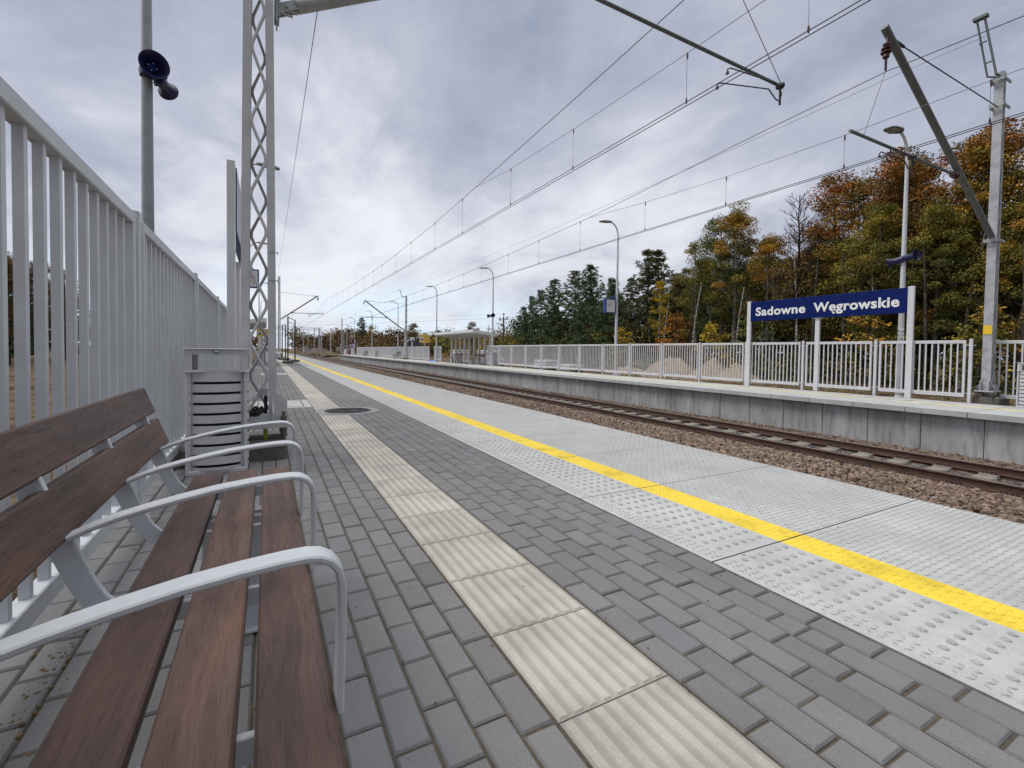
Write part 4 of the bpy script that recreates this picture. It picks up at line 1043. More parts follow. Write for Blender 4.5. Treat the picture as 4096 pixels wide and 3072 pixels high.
def shelter(label, loc, mirror):
    root = thing('platform_shelter', label, 'shelter', loc, 'open platform shelters with flat roofs', 0); WORG[root.name] = (0, 0, 0); s = -1 if mirror else 1
    # local X: 0 track side edge of the roof, s*1.95 back; local Y 0..8.5; z from platform
    m = MB(); zf, zb = 2.58, 2.32; t = .20; X = 1.95; L = 8.6
    prof = [(0, zf-t), (0, zf), (X, zb), (X, zb-t)]
    m.prism(prof, lambda a, c: (s*a, 0, c), lambda a, c: (s*a, L, c))
    ro = m.build('roof', 'plastic_wrap', root)
    u = MB()
    for k in range(14):
        y = .3+k*.61; u.prism([(.06, zf-t-.009), (.06, zf-t-.05), (X-.06, zb-t-.05), (X-.06, zb-t)], lambda a, c, q=y: (s*a, q, c), lambda a, c, q=y: (s*a, q+.05, c))
    u.build('roof_joist', 'shelter_concrete', ro)
    for k in range(9):
        y = .25+k*1.0; p = MB(); p.box(s*1.45, s*1.60, y-.08, y+.08, 0, 2.20, ch=.008); p.build('pillar', 'shelter_concrete', root)
    b = MB(); b.box(s*1.50, s*1.56, .3, 8.2, .10, .18); b.build('foot_rail', 'shelter_concrete', root)
    return root
shelter('open white shelter with a sloping roof and a row of pillars on the far platform', (13.02, 30.35, FZ), False)
shelter('platform shelter on the near side, its roof edge seen through the mast lacing', (-.02, 28.0, 0), True)
def far_bench(label, loc, rz):
    o = copy_tree(B0, loc, rz, label)
    for ch in o.children:
        if ch.name.startswith(('seat_slat', 'back_slat')) and loc[1] < 45 and loc[0] > 5:
            ch.material_slots[0].link = 'OBJECT'; ch.material_slots[0].material = MATS['far_bench_wood']
    return o
far_bench('reddish slatted bench in the far shelter, the one farther along', (14.12, 38.1, FZ), math.pi)
far_bench('reddish slatted bench in the far shelter, next to the white fence', (14.05, 33.6, FZ), math.pi)
far_bench('small distant slatted bench on the far platform, right of the distant bin', (13.30, 55.4, FZ), math.pi)
far_bench('small distant slatted bench on the far platform, left of the distant bin', (13.35, 75.4, FZ), math.pi)
def yellow_sign(label, loc, w, h, ztop, group='yellow information signs on posts'):
    root = thing('information_sign', label, 'information sign', loc, group); WORG[root.name] = (0, 0, 0)
    p = MB(); p.tube([(0, 0, 0), (0, 0, ztop-h-.12), (.10, 0, ztop-h+.02)], .03, 10); p.build('post', 'pole_paint', root, smooth=40)
    b = MB(); b.box(-w/2, w/2, -.04, -.02, ztop-h, ztop, 1); b.box(-w/2+.03, w/2-.03, -.044, -.0405, ztop-h+.03, ztop-.03, 0); bo = b.build('board', ['signal_yellow', 'sign_white'], root)
    t = MB(); t.box(-w*.40, -w*.08, -.048, -.0445, ztop-h*.78, ztop-h*.28, 1)
    t.add([(-w*.38, -.0505, ztop-h*.72), (-w*.10, -.0505, ztop-h*.72), (-w*.24, -.0505, ztop-h*.34)], [(0, 1, 2)], 0)
    for k in range(5): t.box(w*.0, w*(.40-.05*(k % 2)), -.0475, -.0445, ztop-h*(.22+.12*k)-.02, ztop-h*(.22+.12*k), 2)
    t.build('print', ['lamp_head_grey', 'sign_white', 'poster_grey'], bo)
    return root
yellow_sign('yellow information sign on a bent post before the far fence', (13.85, 44.4, FZ), 1.05, .82, 2.60)
yellow_sign('yellow sign under the shelter roof edge seen through the mast lacing', (-.20, 28.6, 0), .62, .46, 2.02)
def small_sign():
    root = thing('platform_marker', 'small white marker sign on a thick post left of the yellow sign', 'marker sign', (13.5, 47.6, FZ)); WORG[root.name] = (0, 0, 0)
    p = MB(); p.cyl((0, 0, 0), (0, 0, 2.1), .07, .06, 12); p.build('post', 'white_paint', root, smooth=40)
    b = MB(); b.box(-.22, .22, -.09, -.06, 1.98, 2.38, ch=.005); b.build('board', 'sign_white', root)
    c = MB(); c.box(-.07, .13, -.13, -.092, 1.92, 2.12); c.build('camera_box', 'case_blue', root)
small_sign()
def stacks():
    r = np.random.default_rng(6)
    for lab, x, y, w, l, n in (('tall stack of white wrapped slabs behind the far shelter pillars', 16.6, 35.6, 1.2, 1.6, 6), ('white wrapped stack behind the short fence panel', 16.4, 41.4, 1.2, 1.7, 6),
                           ('low pile of white slabs behind the far shelter benches', 15.9, 33.2, 1.1, 2.4, 3), ('white wrapped pallet behind the fence by the shelter bin', 16.2, 25.6, 1.0, 1.5, 3),
                           ('low white pallet with a pale blue edge behind the far fence', 16.0, 22.6, 1.0, 1.4, 2)):
        root = thing('slab_stack', lab, 'stack of slabs', (x, y, -.25), 'white wrapped slab stacks behind the far platform')
        p = MB(); p.box(x-w/2, x+w/2, y-l/2, y+l/2, -.16, -.12)
        for k in (-1, 0, 1): p.box(x-w/2, x+w/2, y+k*l*.42-.05, y+k*l*.42+.05, -.28, -.16)
        p.build('pallet', 'weathered_wood', root)
        for k in range(n):
            b = MB(); dx, dy = r.normal(0, .03, 2); b.box(x-w/2+dx, x+w/2+dx, y-l/2+dy, y+l/2+dy, -.12+.2*k, -.12+.2*k+.16, ch=.03); b.build('slab', 'plastic_wrap', root)
    m = MB()
    for k in range(9): m.lathe([(.001, .10), (.12, .07), (.16, 0)], (13.75+r.normal(0, .15), 41.2+r.normal(0, .5), FZ), (r.normal(0, .3), r.normal(0, .3), 1), 8, caps=False)
    tag(m.build('plastic_bag', 'bright_blue', smooth=60), 'crumpled bright blue plastic at the foot of the lamp post beyond the far shelter', 'plastic bag')
stacks()
def heap(label, x, y, w, l, h, seed, mt='sand'):
    r = np.random.default_rng(seed); n = 44; m = MB(); ph = r.uniform(0, 6, 8)
    for i in range(n+1):
        for j in range(n+1):
            a, b = i/n*2-1, j/n*2-1; d = math.sqrt(a*a+b*b)
            z = max(0, 1-d)**.8*(1+.16*math.sin(a*5+ph[0])*math.sin(b*4+ph[1])+.09*math.sin(a*11+ph[2])*math.sin(b*9+ph[3]))+.045*r.normal()*max(0, 1.05-d)+.06*math.sin(a*23+ph[4])*math.sin(b*19+ph[5])*max(0, 1-d)
            m.v.append((x+a*w/2, y+b*l/2, -.32+h*max(z, 0)))
    for i in range(n):
        for j in range(n): m.f.append((i*(n+1)+j, (i+1)*(n+1)+j, (i+1)*(n+1)+j+1, i*(n+1)+j+1)); m.mi.append(0); m.c.append((.5, .5, .5))
    tag(m.build('sand_heap', mt, smooth=180, org=(x, y, -.3)), label, 'sand heap', 'sand heaps behind the far fence')
heap('tallest pale sand heap behind the far fence, right of the timetable case post', 18.5, 17.1, 3.0, 3.4, 1.15, 1)
heap('pale sand heap behind the far fence, just right of the tallest heap', 18.6, 14.6, 2.4, 2.6, 1.0, 2)
heap('broad low sand heap behind the far fence, left of the name sign', 18.6, 13.4, 2.4, 2.4, .80, 3)
heap('flat brown sand heap behind the far fence near the pallets', 18.8, 20.6, 2.6, 3.4, .5, 4)

# ------------------------------------------------------------------ distant line equipment
def far_mast(label, x, y, zf, h, tip=None, side=-1):
    w = .26
    root, tp = mast(label, x-w/2, x+w/2, y-.09, y+.09, zf, h, 'pole_paint', MASTG, (x-.35, x+.35, y-.35, y+.35), full=False, bar=.016, tpr=.006)
    return root
m2 = far_mast('white lattice mast in the middle of the far fence with a long dark strut', 13.63, 50.6, FZ, 7.0)
strut_parts(m2, (13.5, 3.08), (9.13, 6.22), (11.56, 4.47), (8.64, 4.42), dict(bx=10.0, a=(9.55, 4.42), b=(9.40, 4.36)), 50.6, r=.062, col='lamp_head_grey', tubecol='wire_dark', topstay=((9.37, 6.12), (13.6, 6.05)))
insul_string(m2, (9.10, 50.6, 6.15), L=.5)
q = MB(); q.tube([(13.6, 50.6, 6.9), (13.15, 50.6, 6.85), (12.95, 50.6, 7.55), (12.75, 50.6, 7.6)], .04, 6); q.build('top_bracket', 'galvanised_steel', m2)
m3 = far_mast('slim grey mast beyond the near shelter with a dark strut over the near track', .95, 46.0, 0, 7.4)
strut_parts(m3, (1.05, 3.55), (4.15, 5.86), (1.9, 4.18), (4.65, 4.2), dict(bx=3.4, a=(4.5, 4.3), b=(4.6, 4.22)), 46.0, r=.055, col='lamp_head_grey', tubecol='wire_dark', topstay=((4.0, 5.8), (1.0, 5.95)))
insul_string(m3, (4.15, 46.0, 5.8), L=.45)
for i, (x, y, h) in enumerate(((13.2, 97, 7.2), (15.8, 138, 6.6), (11.0, 131, 6.5), (13.4, 142, 7.2), (2.2, 110, 6.5), (3.4, 170, 8.2), (18.5, 190, 8.5), (15.5, 215, 9.5), (9.5, 150, 6.4), (8.0, 175, 7.5))):
    lab = ('white lattice mast beyond the end of the far platform', 'slim white mast far along the line, second right of the distant white container', 'grey mast beside the low brown heap far along the line', 'white mast just left of the far platform end',
           'distant slim mast standing beyond the fence frames on the near platform', 'far slim mast above the end of the yellow line', 'far pale mast among the brown trees, left of the yellow bush', 'far pale mast left of the distant white container', 'distant mast carrying the right end of the gantry', 'very distant mast under the gantry')[i]
    if i in (0, 2, 3, 4, 8): far_mast(lab, x, y, -1.0 if i else -.2, h)
    else:
        p = MB(); p.cyl((x, y, -1), (x, y, h), .16, .10, 8); tag(p.build('line_mast', 'pole_paint', smooth=40), lab, 'catenary mast', MASTG)
def gantry(label, y, x0, x1, zt):
    root = thing('lattice_gantry', label, 'gantry', (x0, y, -1), 'lattice gantries across the tracks')
    for x in (x0, x1): p = MB(); p.cyl((x, y, -1), (x, y, zt), .14, .12, 8); p.build('leg', 'galvanised_steel', root, smooth=40)
    b = MB()
    for z in (zt, zt-.6): b.box(x0, x1, y-.05, y+.05, z-.04, z+.04)
    n = 34
    for k in range(n): b.cyl((x0+(x1-x0)*k/n, y, zt-.6 if k % 2 else zt), (x0+(x1-x0)*(k+1)/n, y, zt if k % 2 else zt-.6), .03, n=4)
    b.build('beam', 'galvanised_steel', root)
gantry('nearer lattice gantry spanning the tracks in the distance', 130, .6, 12.0, 6.4)
gantry('farther lattice gantry spanning the tracks in the distance', 182, .2, 17.0, 6.0)
def fence_frame(label, x0, y0, x1, y1, h):
    root = thing('barrier_frame', label, 'barrier frame', (x0, y0, 0), 'tall steel frames on blocks at the platform end')
    for x, y in ((x0, y0), (x1, y1)):
        p = MB(); p.cyl((x, y, 0), (x, y, h), .045, .04, 8); p.build('upright', 'dark_steel', root, smooth=40)
        b = MB(); b.box(x-.3, x+.3, y-.3, y+.3, 0, .16, ch=.03); b.build('foot_block', 'footing_concrete', root)
    d = MB(); d.cyl((x0, y0, h-.05), (x1, y1, h-.05), .025, n=6); d.cyl((x0, y0, h-.35), (x1, y1, h-.35), .018, n=6); d.build('crossbar', 'dark_steel', root, smooth=40)
fence_frame('dark steel frame standing on the near platform nearer the yellow line', 1.17, 32.5, 1.76, 36.2, 3.0)
fence_frame('dark steel frame standing on the near platform behind the first one', 1.10, 42.3, 1.32, 41.5, 2.9)
def crossing():
    for lab, x, y, h in (('red and white striped post, left one beyond the far platform end', 15.0, 112, 2.3), ('red and white striped post, right one beyond the far platform end', 15.4, 104, 1.9)):
        p = MB(); n = 9
        for k in range(n): p.cyl((x, y, -.4+(h+.4)*k/n), (x, y, -.4+(h+.4)*(k+1)/n), .085, n=8, m=k % 2)
        tag(p.build('striped_post', ['red_stripe', 'sign_white']), lab, 'striped post', 'red and white striped posts')
    for lab, x, y, z, w, mt in (('dark blue direction sign above the left striped post', 15.6, 112, 1.5, 1.9, 'sign_blue'), ('bright blue direction sign above the right striped post', 15.9, 104, 1.3, 1.3, 'bright_blue'), ('dark blue platform number sign above the far fence end', 14.7, 92, 2.3, 1.3, 'sign_blue')):
        root = thing('direction_sign', lab, 'direction sign', (x, y, -.3), 'blue signs beyond the far platform end')
        b = MB(); b.box(x-w/2, x+w/2, y-.04, y+.04, z, z+.42, ch=.01); bo = b.build('board', mt, root)
        t = MB(); t.box(x+w*.02, x+w*.34, y-.047, y-.043, z+.12, z+.3); t.box(x-w*.40, x-w*.28, y-.047, y-.043, z+.10, z+.34); t.build('print', 'sign_white', bo)
        p = MB(); p.cyl((x+w*.45, y+.08, -.4), (x+w*.45, y+.08, z+.42), .05, n=8); p.build('post', 'pole_paint', root)
    root = thing('information_board', 'tall narrow grey information board at the far end of the far fence', 'information board', (14.0, 89.2, FZ))
    b = MB(); b.box(13.75, 14.25, 89.15, 89.25, FZ, 1.9, ch=.01); b.build('panel', 'poster_white', root)
    b = MB(); b.box(13.8, 14.05, 89.14, 89.147, 1.2, 1.8); b.build('print', 'case_blue', root)
    b = MB(); b.box(12.7, 13.1, 90.2, 90.6, FZ-.3, 1.0, ch=.02); tag(b.build('equipment_cabinet', 'poster_white'), 'small pale equipment cabinet left of the information board', 'cabinet')
    for lab, x, y, h in (('plain grey lamp mast beyond the far platform end, left of a pair', 14.4, 103, 4.5), ('plain grey lamp mast beyond the far platform end, right of a pair', 14.9, 102, 5.0)):
        root = thing('lamp_post', lab, 'lamp post', (x, y, -.5), 'grey lamp masts beyond the far platform')
        p = MB(); p.tube([(x, y, -.5), (x, y, h), (x-.1, y, h+.2), (x-.45, y, h+.3)], [.12, .09, .05, .05], 8); p.build('pole', 'galvanised_steel', root, smooth=40)
    # level crossing booms raised
    for lab, x in (('raised red and white crossing boom near the far fence end, leaning right', 14.35), ('raised red and white crossing boom near the far fence end, leaning left', 14.0)):
        p = MB(); n = 10
        for k in range(n): p.cyl((x+.04*k*(1 if x > 14.2 else 1.3), 93, .3+.42*k), (x+.04*(k+1)*(1 if x > 14.2 else 1.3), 93, .3+.42*(k+1)), .05, n=6, m=k % 2)
        tag(p.build('crossing_boom', ['red_stripe', 'sign_white']), lab, 'crossing boom', 'raised crossing booms')
crossing()
def works():
    root = thing('site_container', 'distant white site container beside the track', 'container', (19, 240, -1))
    b = MB(); b.box(15.5, 22, 239, 242, -.6, 3.2, ch=.05); b.build('body', 'plastic_wrap', root)
    b = MB()
    for k in range(14): b.box(15.6+.46*k, 15.75+.46*k, 238.93, 238.98, -.5, 3.1)
    b.build('rib', 'plastic_wrap', root)
    root = thing('lorry', 'distant blue lorry parked left of the far platform end', 'lorry', (24, 165, -1))
    b = MB(); b.box(24.6, 26.4, 164, 166.2, .0, 1.6, ch=.1); b.build('cab', 'bright_blue', root)
    b = MB(); b.box(21, 24.4, 164, 166.2, .3, 1.5, ch=.05); b.build('load_bed', 'galvanised_steel', root)
    for x in (21.8, 23.2, 25.6): w_ = MB(); w_.cyl((x, 164, -.3), (x, 163.7, -.3), .5, n=14); w_.build('wheel', 'black_rubber', root)
    root = thing('excavator', 'dark excavator cab and arm showing above the far fence', 'excavator', (18.5, 66, -.4))
    b = MB(); b.prism([(0, 0), (2.4, 0), (2.4, 1.3), (1.9, 1.9), (.9, 2.15), (.2, 1.5)], lambda a, c: (17.4+a, 65.2, .4+c), lambda a, c: (17.4+a, 66.8, .4+c)); b.build('cab', 'excavator_grey', root)
    b = MB(); b.tube([(17.6, 66, .9), (17.2, 66, 2.2), (17.9, 66, 2.75), (18.8, 66, 2.5), (19.6, 66, 1.4)], .12, 6); b.build('arm', 'excavator_grey', root)
    b = MB(); b.box(17.0, 20.2, 64.9, 65.1, -.2, .3); b.box(17.0, 20.2, 66.9, 67.1, -.2, .3); b.box(17.2, 20, 65.1, 66.9, 0, .55); b.build('chassis', 'signal_yellow', root)
    heap('low brown earth heap beside the far masts', 13.5, 128, 6, 10, .9, 8, 'soil'); heap('pinkish rubble heap beyond the distant track', 16, 175, 7, 10, 2.0, 9, 'ballast_bed')
works()
def utility():
    root = thing('utility_pole', 'dark wooden utility pole with a crossarm between the far shelter and the pines', 'utility pole', (25, 49, -.4))
    p = MB(); p.cyl((25, 49, -.5), (25, 49, 5.1), .13, .085, 10); p.build('pole', 'weathered_wood', root, smooth=40)
    p = MB(); p.box(24.35, 25.65, 48.3, 48.36, 4.72, 4.80, T=None) if False else p.box(24.96, 25.04, 47.85, 50.2, 4.72, 4.80); p.cyl((25, 49, 5.0), (25, 49, 5.35), .03, n=6); p.build('crossarm', 'dark_steel', root)
    for y, z in ((47.9, 4.8), (48.25, 4.8), (49.8, 4.8), (50.15, 4.8), (48.88, 5.3), (49.12, 5.3)):
        p = MB(); p.lathe([(.02, 0), (.05, .06), (.055, .2), (.03, .24)], (25, y, z), n=8); p.build('insulator', 'insulator_brown', root)
    for k, (y, z) in enumerate(((49, 5.45), (47.9, 5.0), (50.15, 5.0))):
        w = MB(); pts = []
        for a, b in (((-30, 150, z+1), (25, y, z)), ((25, y, z), (62, -2+y*.1, z+.4))):
            for t in np.linspace(0, 1, 10): pts.append((a[0]+(b[0]-a[0])*t, a[1]+(b[1]-a[1])*t, a[2]+(b[2]-a[2])*t-2.2*t*(1-t)))
        w.tube(pts, .006, 4)
        tag(w.build('power_line', 'wire_grey'), ('thin power line over the top of the wooden utility pole', 'thin power line on the far side of the utility pole crossarm', 'thin power line on the near side of the utility pole crossarm')[k], 'wire')
utility()

# ------------------------------------------------------------------ trees
def leaf_mesh(name, C, S, col, r, mat, aspect=0.7, up=0.35, extra=None):
    """C centres, S sizes: one bent-free quad per leaf cluster, random facing"""
    n = len(C); nr = r.normal(0, 1, (n, 3)); nr[:, 2] = np.abs(nr[:, 2])+up; nr /= np.linalg.norm(nr, axis=1, keepdims=True)
    t = r.normal(0, 1, (n, 3)); t -= nr*(t*nr).sum(1, keepdims=True); t /= np.linalg.norm(t, axis=1, keepdims=True); b = np.cross(nr, t)
    S = S[:, None]; a = t*S; c = b*S*aspect
    V = np.stack([C-a, C-c*1.0+a*.1, C+a, C+c*1.0+a*.1], 1)
    return V.reshape(-1, 3), col
def leaf_obj(name, V, col, mat, parent=None):
    n = len(V)//4; me = bpy.data.meshes.new(name); me.vertices.add(n*4); me.vertices.foreach_set('co', V.astype(np.float32).ravel())
    me.loops.add(n*4); me.loops.foreach_set('vertex_index', np.arange(n*4, dtype=np.int32)); me.polygons.add(n); me.polygons.foreach_set('loop_start', np.arange(0, n*4, 4, dtype=np.int32))
    a = me.color_attributes.new('Col', 'FLOAT_COLOR', 'CORNER'); c = np.ones((n, 4, 4), np.float32); c[..., :3] = col[:, None, :]; a.data.foreach_set('color', c.ravel())
    me.materials.append(MATS[mat]); me.update(calc_edges=True); me.polygons.foreach_set('use_smooth', np.zeros(n, bool))
    o = bpy.data.objects.new(name, me); COL.objects.link(o)
    if parent: o.parent = parent
    return o
def limb(m, p0, p1, r0, r1, r, bend=.12, n=5, sides=6):
    p0, p1 = Vector(p0), Vector(p1); L = (p1-p0).length; pts = []
    for k in range(n+1):
        t = k/n; q = p0.lerp(p1, t)
        if 0 < k < n: q = q+Vector(r.normal(0, bend*L*.25, 3))
        pts.append(q)
    m.tube(pts, [r0+(r1-r0)*k/n for k in range(n+1)], sides); return pts
def decid(seed, h, cb, rad, nclump, nleaf, ls, bark, mat, top=0.0, sparse=False):
    """trunk and crown, local origin at the foot; top>0 narrows the crown upwards"""
    r = np.random.default_rng(seed); root = bpy.data.objects.new('tree', None); COL.objects.link(root)
    m = MB(); lean = r.normal(0, .25, 2)
    tr = [(lean[0]*t*t+r.normal(0, .03), lean[1]*t*t+r.normal(0, .03), h*t*.97) for t in np.linspace(0, 1, 9)]
    m.tube(tr, [.145*(h/10)*(1-.88*t)+.012 for t in np.linspace(0, 1, 9)], 8)
    def tp(z): t = min(max(z/h, 0), 1); return Vector((lean[0]*t*t, lean[1]*t*t, z))
    C = []; S = []; CT = []
    for k in range(nclump):
        f = r.uniform(0, 1)**.85; z = h*(cb+(1.0-cb)*f)
        prof = (math.sin(math.pi*min(1, (f*.82+.14)))**.7)*(1-top*f)
        a = r.uniform(0, 6.283); d = rad*prof*math.sqrt(r.uniform(.06, 1))
        c = tp(z)+Vector((d*math.cos(a), d*math.sin(a), r.normal(0, .15)))
        if k % 3 == 0 or sparse:
            zb = max(h*cb*.7, z-d*r.uniform(.5, 1.0)); limb(m, tp(zb), c, .045*(h/10)*(1-.6*f), .008, r)
        n = int(nleaf*r.uniform(.5, 1.4)); cr = r.uniform(.30, .58)*(rad/1.9)
        P = r.normal(0, 1, (n, 3)); P /= np.linalg.norm(P, axis=1, keepdims=True); P *= (r.uniform(.1, 1, (n, 1))**.5)*cr*np.array([1.25, 1.25, .66])
        P[:, 2] -= .10*(P[:, 0]**2+P[:, 1]**2)
        C.append(np.array(c)+P); S.append(r.uniform(.55, 1.25, n)*ls)
        hue = np.clip(r.normal(.16+.62*f, .24), 0, 1); CT.append(np.stack([np.clip(hue+r.normal(0, .13, n), 0, 1), r.uniform(.1, 1, n), r.uniform(0, 1, n)], 1))
    tk = m.build('trunk', bark, smooth=60); tk.parent = root
    C = np.concatenate(C); V, c = leaf_mesh('crown', C, np.concatenate(S), np.concatenate(CT), r, mat); leaf_obj('crown', V, c, mat, root)
    return root
def pine(seed, h, cb, rad, mat='needle_green', bark='bark_pine', dens=1.0):
    r = np.random.default_rng(seed); root = bpy.data.objects.new('tree', None); COL.objects.link(root); m = MB()
    tr = [(r.normal(0, .04), r.normal(0, .04), h*t) for t in np.linspace(0, 1, 9)]; m.tube(tr, [.13*(h/9)*(1-.92*t)+.01 for t in np.linspace(0, 1, 9)], 8)
    C = []; S = []; CT = []; z = h*cb
    while z < h*1.0:
        f = (z/h-cb)/(1-cb); nb = r.integers(3, 6); L0 = rad*((1-f)**.75)*(.55+.45*min(1, f*4))+.16
        a0 = r.uniform(0, 6.28)
        for k in range(nb):
            a = a0+k*6.283/nb+r.normal(0, .3); L = L0*r.uniform(.55, 1.15); rise = (.10+.75*f)*L+r.normal(0, .06)
            p0 = Vector((0, 0, z)); p1 = p0+Vector((L*math.cos(a), L*math.sin(a), rise)); limb(m, p0, p1, .026*(1-.6*f), .007, r, .10, 4, 5)
            nt = max(4, int(L*8))
            for q in range(nt):
                t = .30+.72*(q+r.uniform(0, 1))/nt; c = p0.lerp(p1, min(t, 1.05)); c = c+Vector(r.normal(0, .11+.05*L, 3)*np.array([1, 1, .6])); n = int(36*dens)
                P = r.normal(0, 1, (n, 3)); P /= np.linalg.norm(P, axis=1, keepdims=True); P *= r.uniform(.03, .20, (n, 1)); P[:, 2] = np.abs(P[:, 2])*.9-.02
                C.append(np.array(c)+P); S.append(r.uniform(.05, .10, n))
                hue = np.clip(r.normal(.45, .22), 0, 1); CT.append(np.stack([np.clip(hue+r.normal(0, .12, n), 0, 1), r.uniform(.1, 1, n), r.uniform(0, 1, n)], 1))
        z += r.uniform(.34, .56)*(1-.3*f)
    tk = m.build('trunk', bark, smooth=60); tk.parent = root
    V, c = leaf_mesh('crown', np.concatenate(C), np.concatenate(S), np.concatenate(CT), r, mat, .30, .2); leaf_obj('crown', V, c, mat, root); return root
def bare(seed, h, rad, bark, mat, leaves=900):
    r = np.random.default_rng(seed); root = bpy.data.objects.new('tree', None); COL.objects.link(root); m = MB(); tips = []
    m.tube([(r.normal(0, .03), r.normal(0, .03), h*t) for t in np.linspace(0, 1, 9)], [.12*(1-.93*t)+.008 for t in np.linspace(0, 1, 9)], 7)
    def grow(p, d, L, rr, lev):
        q = p+d*L; limb(m, p, q, rr, rr*.55, r, .12, 3, 4); tips.append(q)
        if lev == 0: return
        for k in range(4 if lev > 1 else 5):
            t = r.uniform(.3, 1.0); nd = (d+Vector(r.normal(0, .5, 3))+Vector((0, 0, .25))).normalized(); grow(p+d*L*t, nd, L*r.uniform(.35, .55), rr*.5, lev-1)
    for k in range(54):
        f = k/54; z = h*(.28+.70*f); a = k*2.4; L = rad*(1-.74*f)*r.uniform(.7, 1.15)*(.6+.4*min(1, f*5)); grow(Vector((0, 0, z)), Vector((math.cos(a), math.sin(a), .95)).normalized(), L, .030*(1-.45*f), 2)
    tk = m.build('trunk', bark, smooth=60); tk.parent = root
    T = np.array([t[:] for t in tips]); low = T[T[:, 2] < h*.62]; C = low[r.integers(0, len(low), leaves)]+r.normal(0, .12, (leaves, 3))
    V, c = leaf_mesh('crown', C, r.uniform(.035, .075, leaves), np.stack([r.uniform(.2, .9, leaves), r.uniform(.2, 1, leaves), r.uniform(0, 1, leaves)], 1), r, mat); leaf_obj('crown', V, c, mat, root); return root
def place(proto, name, label, cat, loc, s, mat=None, bark=None, group=None, rz=None, used=set()):
    o = copy_tree(proto, loc, random.uniform(0, 6.28) if rz is None else rz, scale=s if isinstance(s, tuple) else (s, s, s)); o.name = name
    tag(o, label, cat, group)
    for ch in o.children:
        k = ch.name.split('.')[0]
        mt = mat if k == 'crown' else bark
        if mt: ch.material_slots[0].link = 'OBJECT'; ch.material_slots[0].material = MATS[mt]
    return o
